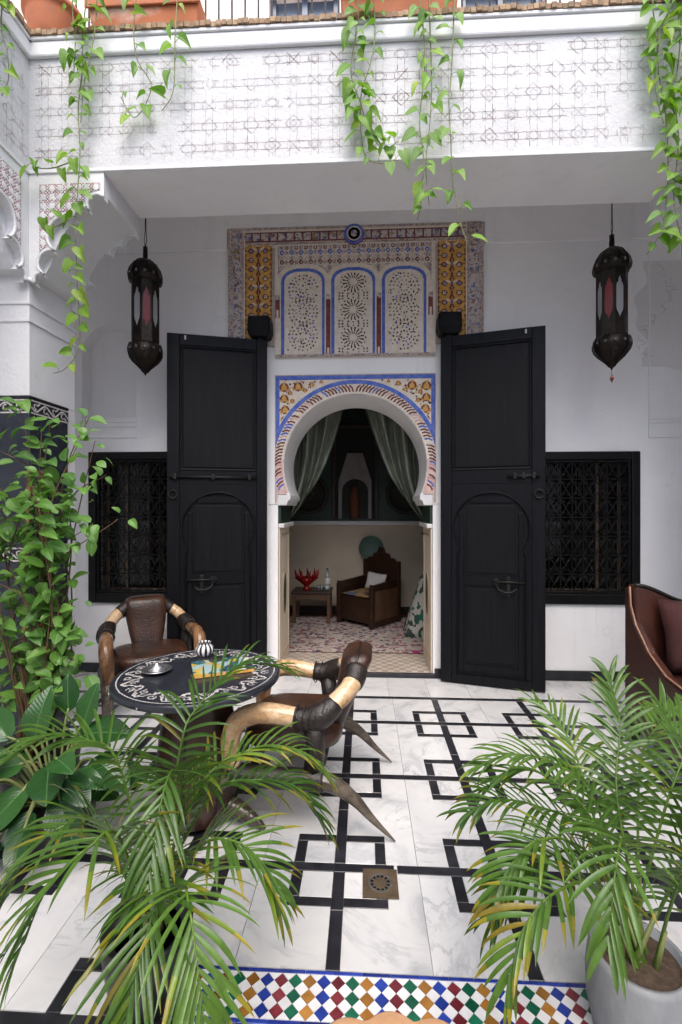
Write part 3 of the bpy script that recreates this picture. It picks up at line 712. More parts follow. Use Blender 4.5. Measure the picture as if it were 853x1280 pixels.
for s in (-1, 1):
    obj('square_tile', block(.085, .085, .012, 'tile_blotch', .002), pan, (-.092 + s * 1.083, -.046, 4.055), (R(90), 0, 0))
    for k in range(11): obj('square_tile', block(.062, .068, .012, 'tile_blotch', .002), pan, (-.092 + s * 1.085, -.045, 3.935 - k * .0765), (R(90), 0, 0))
md = MB(); md.lathe([(.0, .036), (.028, .036), (.036, .030), (.05, .030), (.054, .034), (.066, .034), (.070, .026), (.086, .03), (.095, .02), (.095, 0)], 40)
mo = md.build('medallion', 'paint_burgundy', pan, smooth=True); mo.location = (-.092, -.030, 4.05); mo.rotation_euler = (R(90), 0, 0)
MB().lathe([(.0555, .0345), (.060, .037), (.0665, .0345)], 40).build('medallion_ring', 'carved_cream', mo, recalc=False)
MB().lathe([(.0, .0375), (.02, .0375), (.030, .0365)], 24).build('medallion_boss', 'tile_blotch', mo, recalc=False)
MB().lathe([(.072, .0285), (.085, .031), (.092, .026)], 40).build('medallion_rim', 'paint_blue', mo, recalc=False)
# ------------------------------------------------------------------ corner pillars, brackets, carved parapet
FY, BY, LX, RX, ZS, ZT = 2.90, 3.38, -2.16, 2.50, 3.70, 4.43    # beam front, beam back, left and right faces, soffit, top of frieze
def pillar(name, label, x0, x1):
    t = thing(name, label, 'pillar', ((x0 + x1) / 2, (FY + BY) / 2, 0)); hx, hy = (x1 - x0) / 2, (BY - FY) / 2
    MB().box(-hx, hx, -hy, hy, 2.27, 3.70).build('shaft', 'plaster', t, bevel=.006)
    for z in (2.765, 2.878): MB().box(-hx - .008, hx + .008, -hy - .008, hy + .008, z - .014, z + .006).build('moulding', 'plaster', t, bevel=.004)
    MB().box(-hx - .012, hx + .012, -hy - .012, hy - .10, 0, 2.255).build('dado', 'dado_tile', t, bevel=.006)
    MB().box(-hx - .016, hx + .016, -hy - .016, hy - .096, 2.2555, 2.275).build('dado_cap', 'black_stone', t, bevel=.005)
    MB().box(-hx + .001, hx - .001, hy - .099, hy, 0, 2.269).build('plaster_edge', 'plaster', t)
    for zc in (2.205, 1.25):                                    # carved scroll bands, front and the side towards the court
        for side in (0, 1):
            w = hx * 2 if side == 0 else hy * 2 - .10
            p = Paint(0, w, zc - .045, zc + .045, .005); p.mat[:] = 0
            p.rect(0, w, zc - .045, zc - .036, 1, .002); p.rect(0, w, zc + .036, zc + .045, 1, .002)
            for k in range(int(w / .09) + 1):
                c = .045 + k * .09; s = 1 if k % 2 else -1
                p.line([(c - .045 + .09 * i / 8, zc + s * .024 * math.sin(math.pi * i / 8)) for i in range(9)], .006, 1, .003)
                p.line(arc(c, zc - s * .006, .017, 90 * s, 90 * s + s * 250, 8), .0055, 1, .003, .003)
                p.line([(c + .02, zc - s * .018), (c + .036, zc - s * .03)], .006, 1, .003)
            if side == 0: p.build('scroll_band', ['black_stone', 'table_inlay'], t, lambda u, v, d: (-hx + u, -hy - .0135 - d, v))
            else:
                q = 1 if x0 < 0 else -1
                p.build('scroll_band', ['black_stone', 'table_inlay'], t, lambda u, v, d: (q * (hx + .0135 + d), -hy + u, v))
    return t
pillar('corner_pillar', 'white corner pillar with tall black tiled base behind the climbing plant', LX - .46, LX)
pillar('corner_pillar', 'white corner pillar at the right edge of the loggia', RX, RX + .46)

CUSP = [(.010, 3.005), (.045, 2.985), (.103, 3.04), (.174, 3.19), (.306, 3.40), (.40, 3.445), (.496, 3.526)]
def scallop(off=0):
    """Lower edge of a bracket from the pillar outwards: round bites between cusps."""
    out = [(0, 3.02)] + [(CUSP[0][0], CUSP[0][1] + off), (CUSP[1][0], CUSP[1][1] + off)]
    for (ax, az), (bx, bz) in zip(CUSP[1:-1], CUSP[2:]):
        mx, mz = (ax + bx) / 2, (az + bz) / 2; L = math.hypot(bx - ax, bz - az); ux, uz = (bx - ax) / L, (bz - az) / L; nx, nz = -uz, ux
        for i in range(1, 10):
            a = math.pi * i / 10
            out.append((mx - ux * math.cos(a) * L / 2 + nx * math.sin(a) * L * .46, mz - uz * math.cos(a) * L / 2 + nz * math.sin(a) * L * .46 + off))
        out.append((bx, bz + off))
    return out
def bracket(name, label, mp, depth):
    """mp(u, v, d): u out from the pillar, v up, d back into the wall thickness."""
    t = thing(name, label, 'bracket')
    for i, (a, b) in enumerate(((0, .05), (depth - .05, depth))):
        lp = scallop() + [(.496, 3.699), (0, 3.699)]
        MB().plate([lp], a, b, mp).build('scalloped_edge', 'plaster', t, bevel=.005)
    lo = [(0, 3.05), (.06, 3.06), (.11, 3.14), (.15, 3.26), (.21, 3.36), (.29, 3.455), (.37, 3.51), (.44, 3.55), (.4955, 3.56)]
    MB().plate([lo + [(.4955, 3.6985), (0, 3.6985)]], .0505, depth - .0505, mp).build('soffit_block', 'plaster', t, bevel=.004)
    # raised rim that follows the scallops, and the dark red lattice above it
    MB().tube([mp(u, v + .012, -.004) for u, v in scallop()], .011, 6).build('rim', 'plaster', t, smooth=True)
    p = Paint(.072, .475, 3.02, 3.632, .006); sc_ = scallop()
    xs = np.array([q[0] for q in sc_]); low = np.zeros_like(p.U)
    for (ax, az), (bx, bz) in zip(sc_[:-1], sc_[1:]):
        if abs(bx - ax) < 1e-6: continue
        k = (p.U >= min(ax, bx)) & (p.U <= max(ax, bx)); v = az + (bz - az) * (p.U - ax) / (bx - ax); low[k] = np.maximum(low[k], v[k])
    p.on = p.V > low + .04; p.mat[:] = 1; p.h[:] = 0
    for a in (1, -1):
        k = np.mod(p.U + a * p.V, .0205) < .0065; p.put(k, 0, .003)
    for i in range(8):
        for j in range(13): p.disc(.097 + i * .058, 3.605 - j * .058, .0185, 0, .004)
    p.build('lattice', ['plaster', 'lattice_burgundy'], t, lambda u, v, d: mp(u, v, -.002 - d))
    return t
bracket('scalloped_bracket', 'scalloped white corner bracket with dark red lattice beside the left lantern', lambda u, v, d: (LX + u, FY + d, v), BY - FY)
bracket('scalloped_bracket', 'scalloped bracket under the side gallery at the left edge', lambda u, v, d: (LX - d, FY - .001 - u, v), .46)
bracket('scalloped_bracket', 'scalloped corner bracket behind the hanging vine at the right edge', lambda u, v, d: (RX - u, FY + d, v), BY - FY)

def etched(w, seed, x0, x1, z0, z1, mp):
    """Worn interlace of incised and pigmented lines, broken where the plaster was repaired."""
    rg = random.Random(seed); mbs = [MB(), MB(), MB()]
    def seg(ax, az, bx, bz, k=None):
        if not (x0 < min(ax, bx) and max(ax, bx) < x1 and z0 < min(az, bz) and max(az, bz) < z1): return
        wear = .35 + .45 * math.sin(ax * 2.3 + seed) + .45 * math.sin(az * 9.3 + ax * 3.7) + rg.uniform(-1.35, 1.35)
        if wear < -1.0: return
        m = 0 if wear > 1.7 else (1 if wear > .35 else 2)
        wd = rg.uniform(.0011, .0021) * (1.15 if m == 0 else 1)
        dx, dz = bx - ax, bz - az; L = math.hypot(dx, dz); nx, nz = -dz / L * wd, dx / L * wd
        j = lambda: rg.uniform(-.0025, .0025)
        a, b = (ax + j(), az + j()), (bx + j(), bz + j())
        mbs[m].add([mp(a[0] - nx, a[1] - nz, -.0052), mp(b[0] - nx, b[1] - nz, -.0052), mp(b[0] + nx, b[1] + nz, -.0052), mp(a[0] + nx, a[1] + nz, -.0052)], [(0, 1, 2, 3)])
    S = .134; ni = int((x1 - x0) / S) + 1; nj = int((z1 - z0) / S) + 1
    def pl(pts):
        for a, b in zip(pts[:-1], pts[1:]): seg(a[0], a[1], b[0], b[1])
    for i in range(ni):
        for j in range(nj):
            cx, cz = x0 + .09 + i * S, z0 + .09 + j * S; h = S / 2; q = .022
            if rg.random() < .05: continue
            for s in (-1, 1):                                  # paired straps, knotted at the middle
                pl([(cx - h, cz + s * q), (cx - h * .45, cz + s * q), (cx - .02, cz + s * q), (cx + .02, cz + s * q), (cx + h * .45, cz + s * q), (cx + h, cz + s * q)])
                pl([(cx + s * q, cz - h), (cx + s * q, cz - h * .5), (cx + s * q, cz + h * .5), (cx + s * q, cz + h)])
            pl([(cx - h * .5, cz - q), (cx - h * .62, cz - q * .5), (cx - h * .62, cz + q * .5), (cx - h * .5, cz + q)])
            pl([(cx + h * .5, cz - q), (cx + h * .62, cz - q * .5), (cx + h * .62, cz + q * .5), (cx + h * .5, cz + q)])
            if (i + j) % 2 == 0:
                pl([(cx - h * .6, cz - h * .6), (cx, cz), (cx + h * .6, cz + h * .6)]); pl([(cx - h * .6, cz + h * .6), (cx, cz), (cx + h * .6, cz - h * .6)])
            else:
                dd = h * rg.choice((.55, .8)); pl([(cx - dd, cz), (cx - dd * .5, cz + dd * .5), (cx, cz + dd), (cx + dd * .5, cz + dd * .5), (cx + dd, cz), (cx + dd * .5, cz - dd * .5), (cx, cz - dd), (cx - dd * .5, cz - dd * .5), (cx - dd, cz)])
                if rg.random() < .4: pl([(cx + h * .3 * math.cos(k * math.pi / 2), cz + h * .3 * math.sin(k * math.pi / 2)) for k in range(5)])
    return mbs
def parapet(name, label, x0, x1, mp, L0, L1, depth, seed, bricks=True):
    """A beam with an etched frieze, a projecting fillet and a thin brick coping; mp(u, v, d) as for the brackets."""
    t = thing(name, label, 'parapet')
    MB().plate([rect(x0, x1, ZS, 4.552)], 0, depth, mp).build('beam', 'plaster_wall', t, bevel=.006)  # brighter plaster than the frieze, to lift the shaded soffit
    MB().plate([rect(L0, L1, 3.7225, 4.4315)], -.004, -.0005, mp).build('frieze', 'plaster_frieze_dimmed', t)
    MB().plate([rect(L0, L1, 4.432, 4.530)], -.030, -.0005, mp).build('fillet', 'plaster', t, bevel=.012)
    MB().plate([rect(L0, L1, 4.5305, 4.5515)], -.040, -.0005, mp).build('fillet_top', 'plaster', t, bevel=.004)
    MB().plate([rect(L0, L1, 3.70, 3.722)], -.010, -.0005, mp).build('bottom_bead', 'plaster', t, bevel=.004)
    for m, mb in zip(('pigment_dark', 'pigment_mid', 'pigment_pale'), etched(0, seed, L0 + .02, L1 - .02, 3.735, 4.42, mp)):
        if mb.v: tag(mb.build('etched_lines', m, t, recalc=False), kind='stuff')
    n = int((x1 - x0) / .034) if bricks else 0
    base = (Vector(mp(1, 0, 0)) - Vector(mp(0, 0, 0)))
    for k in range(n):
        u = x0 + .017 + k * .034; me = block(.031, .21, .034, 'coping_brick', .003)
        o = obj('coping_brick', me, t, mp(u + random.uniform(-.002, .002), 4.588 + random.uniform(-.004, .003), .055 + random.uniform(-.006, .006)), (random.uniform(-.02, .02), random.uniform(-.03, .03), math.atan2(base.y, base.x)))
    return t
parapet('carved_parapet', 'white gallery parapet with faint red etched interlace across the top', LX - .46, RX + .46, lambda u, v, d: (u, FY + d, v), LX, RX, BY - FY, 1)
parapet('carved_parapet', 'white side parapet running toward the viewer at the left edge', -3.5, FY - .001, lambda u, v, d: (LX - d, u, v), -.6, FY - .001, .46, 5)
parapet('carved_parapet', 'white side parapet on the right side of the court', -3.5, FY - .001, lambda u, v, d: (RX + d, u, v), -.6, FY - .001, .46, 9, bricks=False)
# galleries round the court
tag(MB().box(-3.6, 3.9, BY + .001, WY + .6, 4.3505, 4.50).build('loggia_ceiling', 'plaster_wall'), kind='structure')
tag(MB().box(-3.6, LX - .461, -3.5, BY, 4.351, 4.50).build('gallery_ceiling', 'plaster_gallery'), kind='structure')
tag(MB().box(RX + .461, 3.9, -3.5, BY, 4.351, 4.50).build('gallery_ceiling', 'plaster_gallery'), kind='structure')
tag(MB().box(-3.8, -3.601, -7.5, 4.9, -.05, 7.0).build('gallery_wall', 'plaster_gallery'), 'pale plaster wall inside the left side gallery', 'wall')
tag(MB().box(3.901, 4.1, -7.5, 4.9, -.05, 7.0).build('gallery_wall', 'plaster_gallery'), 'pale plaster wall inside the right side gallery', 'wall')
tag(MB().box(-3.8, 4.1, -7.75, -7.5, -.05, 5.6).build('courtyard_wall', 'plaster_gallery'), 'white wall closing the court behind the viewer', 'wall')
up = thing('upper_wall', 'upper storey wall glimpsed above the planters', 'wall', (0, 4.6, 4.5))
ul = [rect(-3.6, 3.9, 0, 3.1)]; uw = [(-2.6, -1.75), (-.95, -.25), (.95, 1.75)]
MB().plate(ul + [list(reversed(rect(a, b, .06, 2.2))) for a, b in uw], 0, .3, lambda u, v, d: (u, d, v)).build('plaster_face', 'plaster_upper', up)
for a, b in uw:
    w = MB().box(a, b, .12, .16, .06, 2.2).build('window', 'window_blue', up)
    for x in (a + .03, (a + b) / 2, b - .03): MB().box(x - .03, x + .03, .08, .119, .061, 2.199).build('window_bar', 'window_blue', w, bevel=.004)
rail = thing('iron_railing', 'black iron railing behind the terracotta planters on the parapet', 'railing', (0, 3.30, 4.553))
for k in range(48):
    x = -2.1 + k * .096
    b = MB(); b.tube([(x, 0, 0), (x, 0, .95)], .007, 8); b.lathe([(.008, 0), (.016, .012), (.010, .03), (.016, .05), (.008, .07)], 8, (x, 0, .02))
    b.build('baluster', 'iron', rail)
for z in (.03, .95): MB().box(-2.15, 2.45, -.012, .012, z - .008, z + .008).build('rail', 'iron', rail)

# terracotta planters on the coping
def planter(label, x0, x1, y0=2.94, h=.26, round_=False, mat='terracotta_bloom'):
    if round_:
        t = thing('round_flower_pot', label, 'planter', (x0, y0, 4.589))
        MB().lathe([(.10, 0), (.145, .10), (.165, .22), (.17, .26), (.19, .262), (.19, .30), (.165, .30), (.16, .27), (.0, .265)], 32).build('pot_body', mat, t, smooth=True)
        MB().lathe([(0, .268), (.158, .275)], 24).build('soil', 'soil', t); return t
    t = thing('flower_box', label, 'planter', ((x0 + x1) / 2, y0, 4.59)); a = (x1 - x0) / 2
    m = MB(); d = .24; b = .03
    m.add([(-a + b, b, 0), (a - b, b, 0), (a - b, d - b, 0), (-a + b, d - b, 0), (-a, 0, h), (a, 0, h), (a, d, h), (-a, d, h), (-a + .02, .02, h), (a - .02, .02, h), (a - .02, d - .02, h), (-a + .02, d - .02, h), (-a + .02, .02, h - .04), (a - .02, .02, h - .04), (a - .02, d - .02, h - .04), (-a + .02, d - .02, h - .04)],
          [(3, 2, 1, 0)] + [(i, (i + 1) % 4, (i + 1) % 4 + 4, i + 4) for i in range(4)] + [(i + 4, (i + 1) % 4 + 4, (i + 1) % 4 + 8, i + 8) for i in range(4)] + [(i + 8, (i + 1) % 4 + 8, (i + 1) % 4 + 12, i + 12) for i in range(4)])
    m.build('box_body', mat, t, bevel=.008)
    MB().box(-a - .012, a + .012, -.014, -.001, h - .06, h).build('rim', 'terracotta', t, bevel=.006)
    MB().box(-a + .02, a - .02, .02, d - .02, h - .06, h - .035).build('soil', 'soil', t)
    return t
planter('long terracotta flower box on the parapet at the upper left', -1.80, -1.06)
planter('terracotta flower box on the parapet above the middle vines', -.154, .60, mat='terracotta')
planter('terracotta flower box on the parapet at the upper right corner', 1.44, 2.05, mat='terracotta')
planter('round terracotta pot on the coping in the upper left corner', -2.10, 0, 3.06, round_=True, mat='terracotta')

# ------------------------------------------------------------------ the two tall black doors
def horseshoe(cx, hw, zc, r, znotch, zb):
    return [(cx + hw, zb), (cx + hw, znotch - .03), (cx + hw - .012, znotch), (cx + hw - .03, znotch + .01), (cx + hw - .012, znotch + .03)] + arc(cx, zc, r, -22, 202, 30) + [(cx - hw + .012, znotch + .03), (cx - hw + .03, znotch + .01), (cx - hw + .012, znotch), (cx - hw, znotch - .03), (cx - hw, zb)]
def door(name, label, hinge, tip, mirror):
    """Local x runs from the hinge edge to the free edge, y back from the face, z up."""
    w, h = .86, 3.06
    ang = math.atan2(tip[1] - hinge[1], tip[0] - hinge[0])
    t = thing(name, label, 'door', (hinge[0], hinge[1], .012)); t.rotation_euler = (0, 0, ang)
    f = -1 if mirror else 1                                   # which way local y points back
    q = lambda u, v, d: (u, f * d, v)
    def pt(nm, x0, x1, z0, z1, d0, d1, mat='door_paint', bv=.004, par=t): return MB().plate([rect(x0, x1, z0, z1)], d0, d1, q).build(nm, mat, par, bevel=bv)
    pt('backboard', .004, w - .004, .004, h - .004, 0, .04)
    pt('hinge_stile', 0, .095, 0, h, -.022, -.0005); pt('lock_stile', .755, w, 0, h, -.022, -.0005)
    pt('top_rail', .0955, .7545, h - .095, h, -.022, -.0005); pt('bottom_rail', .0955, .7545, 0, .075, -.022, -.0005)
    pt('middle_rail', .0955, .7545, 1.75, 1.865, -.022, -.0005)
    pt('upper_panel', .125, .725, 1.895, h - .125, -.010, -.0005, 'door_panel_paint', .006)
    for a, b, c, d in ((.0955, .7545, h - .115, h - .0955), (.0955, .7545, 1.8655, 1.885), (.0955, .115, 1.8855, h - .1155), (.735, .7545, 1.8855, h - .1155)): pt('panel_moulding', a, b, c, d, -.016, -.0005, bv=.007)
    hs = horseshoe(.425, .285, 1.36, .315, 1.165, .0755)
    MB().plate([[(.0955, .0755)] + list(reversed(hs)) + [(.7545, .0755), (.7545, 1.7495), (.0955, 1.7495)]], -.018, -.0005, q).build('arched_surround', 'door_paint', t, bevel=.005)
    MB().tube([q(u, v, -.018) for u, v in hs], .007, 6).build('arch_bead', 'door_paint', t, smooth=True)
    wk = thing('wicket', 'x', 'x'); wk.parent = t; del wk['label']; del wk['category']
    for nm, a, b, c, d, mt in (('wicket_stile', .160, .200, .11, 1.50, 0), ('wicket_stile', .650, .690, .11, 1.50, 0), ('wicket_rail', .2005, .6495, .865, .945, 0), ('wicket_rail', .2005, .6495, .11, .17, 0), ('wicket_rail', .25, .60, 1.585, 1.635, 0)):
        MB().plate([rect(a, b, c, d)], -.012, -.0005, q).build(nm, 'door_paint', wk, bevel=.004)
    for c, d in ((.975, 1.56), (.20, .835)): MB().plate([rect(.225, .625, c, d)], -.006, -.0005, q).build('wicket_panel', 'door_panel_paint', wk, bevel=.005)
    # ironwork
    x0, x1 = (.10, .84) if mirror else (.56, .82)
    b = MB(); b.tube([q(x0, 1.81, -.036), q(x1, 1.81, -.036)], .013, 10); b.tube([q(x1 - .03, 1.81, -.04), q(x1 - .03, 1.81, -.075)], .008, 8)
    bo = b.build('slide_bolt', 'iron', t, smooth=True)
    for x in (x0 + .06, (x0 + x1) / 2, x1 - .05): MB().plate([rect(x - .014, x + .014, 1.785, 1.835)], -.052, -.022, q).build('bolt_keeper', 'iron', bo, bevel=.005)
    rg = MB(); rg.tube([q(.81 + .034 * math.cos(R(a)), 1.655 + .034 * math.sin(R(a)), -.032) for a in range(0, 361, 20)], .008, 8, caps=False); rg.lathe([(.014, -.01), (.016, 0), (.01, .012)], 10, q(.81, 1.69, -.03))
    rg.build('ring_handle', 'iron', t, smooth=True)
    b = MB(); b.tube([q(.44, .905, -.026), q(.70, .905, -.026)], .010, 8); b.tube([q(.47, .885, -.03), q(.49, .84, -.045), q(.54, .82, -.05), q(.60, .825, -.05), q(.64, .86, -.04)], .007, 8)
    b.build('wicket_latch', 'iron', wk, smooth=True)
    MB().plate([rect(.555, .585, .78, .95)], -.024, -.012, q).build('lock_plate', 'iron', wk, bevel=.004)
    MB().plate([arc(.47, .905, .03, 0, 340, 16)], -.022, -.012, q).build('latch_rose', 'iron', wk, bevel=.004)
    for z in (.3, 1.6, 2.7): pt('back_batten', .05, w - .05, z, z + .12, .0405, .07)
    MB().plate([rect(.70, .715, h - .05, h - .015)], -.026, -.022, q).build('pale_scratch', 'cotton_white', t)
    return t
door('wooden_door', 'tall black wooden door leaf folded open right of the archway', (.685, 4.205), (1.518, 3.975), False)
door('wooden_door', 'tall black wooden door leaf folded open behind the round table', (-.885, 4.205), (-1.712, 3.975), True)
for x, lb in ((-.945, 'black pivot block on the wall above the left door'), (.755, 'black pivot block on the wall above the right door')):
    t = thing('pivot_block', lb, 'pivot block', (x, WY, 3.09))
    MB().add([(-.085, -.17, .0), (.085, -.17, .0), (.085, -.001, .0), (-.085, -.001, .0), (-.105, -.19, .06), (.105, -.19, .06), (.105, -.001, .06), (-.105, -.001, .06), (-.10, -.185, .185), (.10, -.185, .185), (.10, -.001, .185), (-.10, -.001, .185)],
             [(3, 2, 1, 0), (8, 9, 10, 11)] + [(i + r, (i + 1) % 4 + r, (i + 1) % 4 + 4 + r, i + 4 + r) for r in (0, 4) for i in range(4)]).build('block', 'door_paint', t, bevel=.02, seg=3)
    MB().lathe([(.035, -.028), (.035, 0)], 16, (0, -.09, 0)).build('pivot_pin', 'iron', t)

# ------------------------------------------------------------------ grilled windows
def window(label, w, s):
    x0, x1, z0, z1 = w; W_, H_ = x1 - x0, z1 - z0
    t = thing('grilled_window', label, 'window', ((x0 + x1) / 2, WY, z0)); a = W_ / 2
    fr = .062
    for nm, r in (('frame_jamb', (-a - .012, -a + fr, -.012, H_ + .012)), ('frame_jamb', (a - fr, a + .012, -.012, H_ + .012)), ('frame_head', (-a + fr + .0005, a - fr - .0005, H_ - fr, H_ + .012)), ('frame_sill', (-a + fr + .0005, a - fr - .0005, -.012, fr + .02))):
        MB().plate([rect(*r)], -.03, .05, lambda u, v, d: (u, d, v)).build(nm, 'window_black', t, bevel=.008)
    i0, i1, j0, j1 = -a + fr, a - fr, fr + .02, H_ - fr
    for nm, r in (('inner_bead', (i0, i0 + .022, j0, j1)), ('inner_bead', (i1 - .022, i1, j0, j1)), ('inner_bead', (i0 + .0225, i1 - .0225, j1 - .022, j1)), ('inner_bead', (i0 + .0225, i1 - .0225, j0, j0 + .022))):
        MB().plate([rect(*r)], -.014, .04, lambda u, v, d: (u, d, v)).build(nm, 'window_black', t, bevel=.006)
    gr = thing('grille', 'x', 'x'); gr.parent = t; del gr['label']; del gr['category']
    n = int((i1 - i0) / .10)
    for k in range(n + 1):
        x = i0 + (i1 - i0) * k / n; MB().tube([(x, .0, j0), (x, .0, j1)], .0055, 6).build('grille_bar', 'grille_iron', gr)
    m_ = int((j1 - j0) / .17)
    for k in range(1, m_):
        z = j0 + (j1 - j0) * k / m_; MB().tube([(i0, .008, z), (i1, .008, z)], .0055, 6).build('grille_rail', 'grille_iron', gr)
    sx, sz = (i1 - i0) / n, (j1 - j0) / m_; key = ('scroll', round(sx, 3), round(sz, 3))
    if key not in CACHE:                                       # one cell: crossed bars with four curls
        m = MB()
        m.tube([(0, 0, 0), (sx, 0, sz)], .004, 5); m.tube([(sx, .004, 0), (0, .004, sz)], .004, 5)
        for ex, ez, a0 in ((.25, .78, 0), (.75, .78, 180), (.25, .22, 0), (.75, .22, 180)):
            r = .017; m.tube([(ex * sx + r * (1 - k / 14) * math.cos(R(a0 + k * 30)), 0, ez * sz + r * (1 - k / 14) * math.sin(R(a0 + k * 30))) for k in range(13)], .0035, 5)
        CACHE[key] = m.mesh('scroll', 'grille_iron', recalc=False, smooth=True)
    for i in range(n):
        for j in range(m_): obj('grille_scroll', CACHE[key], gr, (i0 + i * sx, .004, j0 + j * sz))
    # wooden casement and glass behind the grille
    cs = thing('casement', 'x', 'x'); cs.parent = t; del cs['label']; del cs['category']
    for x in (-a + .075, -s * .30, a - .075) : MB().plate([rect(x - .014, x + .014, .06, H_ - .04)], .16, .20, lambda u, v, d: (u, d, v)).build('casement_stile', 'wood_casement', cs, bevel=.003)
    for z in (.085, H_ - .06): MB().plate([rect(-a + .075, a - .075, z - .014, z + .014)], .155, .195, lambda u, v, d: (u, d, v)).build('casement_rail', 'wood_casement', cs, bevel=.003)
    MB().box(-a + .01, a - .01, .172, .176, .06, H_ - .05).build('pane', 'pane_glass', cs)
    return t
window('black iron grille window left of the doors, behind the horn chair', WIN['L'], 1)
window('black iron grille window right of the doors, above the sofa', WIN['R'], -1)

# ------------------------------------------------------------------ hanging lanterns
def lantern(label, x, y, ztop, drop, rz=0):
    t = thing('hanging_lantern', label, 'lantern', (x, y, ztop - 1.05), rz); N = 8; t.scale = (.93, .93, 1)
    dome = [(.018, 1.045), (.020, .965), (.017, .955), (.020, .945), (.038, .938), (.085, .905), (.122, .850), (.135, .805), (.135, .785), (.127, .760), (.117, .748)]
    fl = lambda a, z: 1 + .035 * abs(math.cos(a * 6))
    MB().lathe([(r, z) for r, z in reversed(dome)], 48, star=fl).build('dome', 'lantern_iron', t, smooth=True, recalc=False)
    bot = [(.117, .252), (.126, .24), (.136, .205), (.137, .18), (.125, .145), (.098, .110), (.062, .078), (.034, .050), (.016, .026), (.002, .0)]
    MB().lathe(list(reversed(bot)), 48, star=fl).build('lower_bowl', 'lantern_iron', t, smooth=True, recalc=False)
    for k in range(12):
        a = 2 * math.pi * k / 12
        MB().tube([((r + .003) * 1.035 * math.cos(a), (r + .003) * 1.035 * math.sin(a), z) for r, z in dome[4:]], .004, 5).build('dome_rib', 'lantern_iron', t, smooth=True)
        MB().tube([((r + .003) * 1.035 * math.cos(a), (r + .003) * 1.035 * math.sin(a), z) for r, z in bot[:-1]], .004, 5).build('bowl_rib', 'lantern_iron', t, smooth=True)
        for zz, rr_ in ((.80, .139), (.20, .140)):
            o = MB().lathe([(.0, .004), (.010, .004), (.013, 0)], 10).build('glass_bead', 'lantern_smoke', t, recalc=False)
            a2 = a + math.pi / 12; o.location = (rr_ * math.cos(a2), rr_ * math.sin(a2), zz); o.rotation_euler = (0, R(90), a2)
    rb = .113; fw = 2 * rb * math.sin(math.pi / N); ap = rb * math.cos(math.pi / N)
    for k in range(N):
        a = 2 * math.pi * (k + .5) / N; c, s = math.cos(a), math.sin(a)
        mp = lambda u, v, d: (c * (ap + d) - s * u, s * (ap + d) + c * u, v)
        red = k % 2 == 0
        MB().plate([rect(-fw / 2 + .002, fw / 2 - .002, .255, .745)], -.008, -.004, mp).build('pane', 'lantern_red' if red else 'lantern_clear', t)
        h = fw / 2; g_ = .012
        og = [(-h + g_, .440), (-h + g_ + .006, .452), (-h + .026, .445), (0, .382), (h - .026, .445), (h - g_ - .006, .452), (h - g_, .440)]
        inner = [(-h + g_, .455)] + [(-h + g_ + .004, .43), (-.014, .405), (0, .372), (.014, .405), (h - g_ - .004, .43), (h - g_, .455)] + [(h - g_, .610), (h - g_ - .006, .632), (.016, .640), (.014, .660), (0, .692), (-.014, .660), (-.016, .640), (-h + g_ + .006, .632), (-h + g_, .610)]
        MB().plate([rect(-h, h, .25, .75), list(reversed(inner))], -.0035, .0015, mp).build('pierced_side', 'lantern_iron', t)
        a3 = 2 * math.pi * k / N; MB().tube([(rb * math.cos(a3), rb * math.sin(a3), .25), (rb * math.cos(a3), rb * math.sin(a3), .75)], .005, 6).build('corner_post', 'lantern_iron', t)
    top = 4.349 - (ztop - 1.05)
    ch = MB(); ch.tube([(0, 0, 1.04), (.012, 0, 1.10), (.006, 0, 1.17), (0, 0, top)], .0035, 5); ch.tube([(0, 0, 1.04), (-.010, 0, 1.10), (-.002, 0, 1.17), (.002, .002, top)], .003, 5)
    ch.build('hanging_wire', 'iron', t)
    MB().lathe([(.004, 0), (.03, .006), (.028, .014), (.0, .014)], 12, (0, 0, top - .015)).build('ceiling_hook', 'iron', t)
    if drop:
        d = MB(); d.lathe([(0, -.10), (.021, -.062), (0, -.026)], 4); d.build('red_pendant', 'lantern_red', t); MB().tube([(0, 0, -.026), (0, 0, .004)], .0018, 5).build('pendant_wire', 'iron', t)
    return t
lantern('pierced iron lantern with red and clear glass hanging beside the corner bracket', -1.776, 3.70, 3.675, False, .15)
lantern('pierced iron lantern with a red glass pendant under its tip, at the right', 1.912, 3.70, 3.665, True, .5)
# ------------------------------------------------------------------ the room behind the doors
RB = 6.70
tag(MB().box(AX - .735, AX + .735, 4.301, 4.88, -.004, .030).build('threshold_floor', 'floor_check'), kind='structure')
tag(MB().box(-3.3, 3.3, 4.901, RB, -.02, .028).build('room_floor', 'wood_mid'), kind='structure')
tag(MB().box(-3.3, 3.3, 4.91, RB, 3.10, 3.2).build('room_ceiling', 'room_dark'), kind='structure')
rw = thing('room_wall', 'inner room wall, cream below a white rail and dark green above', 'wall', (0, RB, 0))
MB().box(-3.3, 3.3, .001, .12, 0, 1.31).build('cream_dado', 'room_cream', rw)
MB().box(-3.3, 3.3, .001, .12, 1.3105, 3.1).build('green_upper', 'green_paint', rw)
MB().box(-3.3, 3.3, -.035, .0005, 1.30, 1.365).build('white_rail', 'white_paint', rw, bevel=.012)
MB().box(-3.3, 3.3, -.02, .0005, .028, .14).build('skirting', 'wood_dark', rw, bevel=.004)
for s, n in ((-1, 'left'), (1, 'right')):
    tag(MB().box(*sorted((s * 3.3, s * 3.42)), 4.91, RB + .1, 0, 3.15).build('room_side_wall', 'room_cream'), 'cream side wall at the %s end of the inner room' % n, 'wall')
al = thing('hearth_hood', 'white arched hearth hood in a dark frame on the far wall of the room', 'hearth', (-.13, RB, 0))
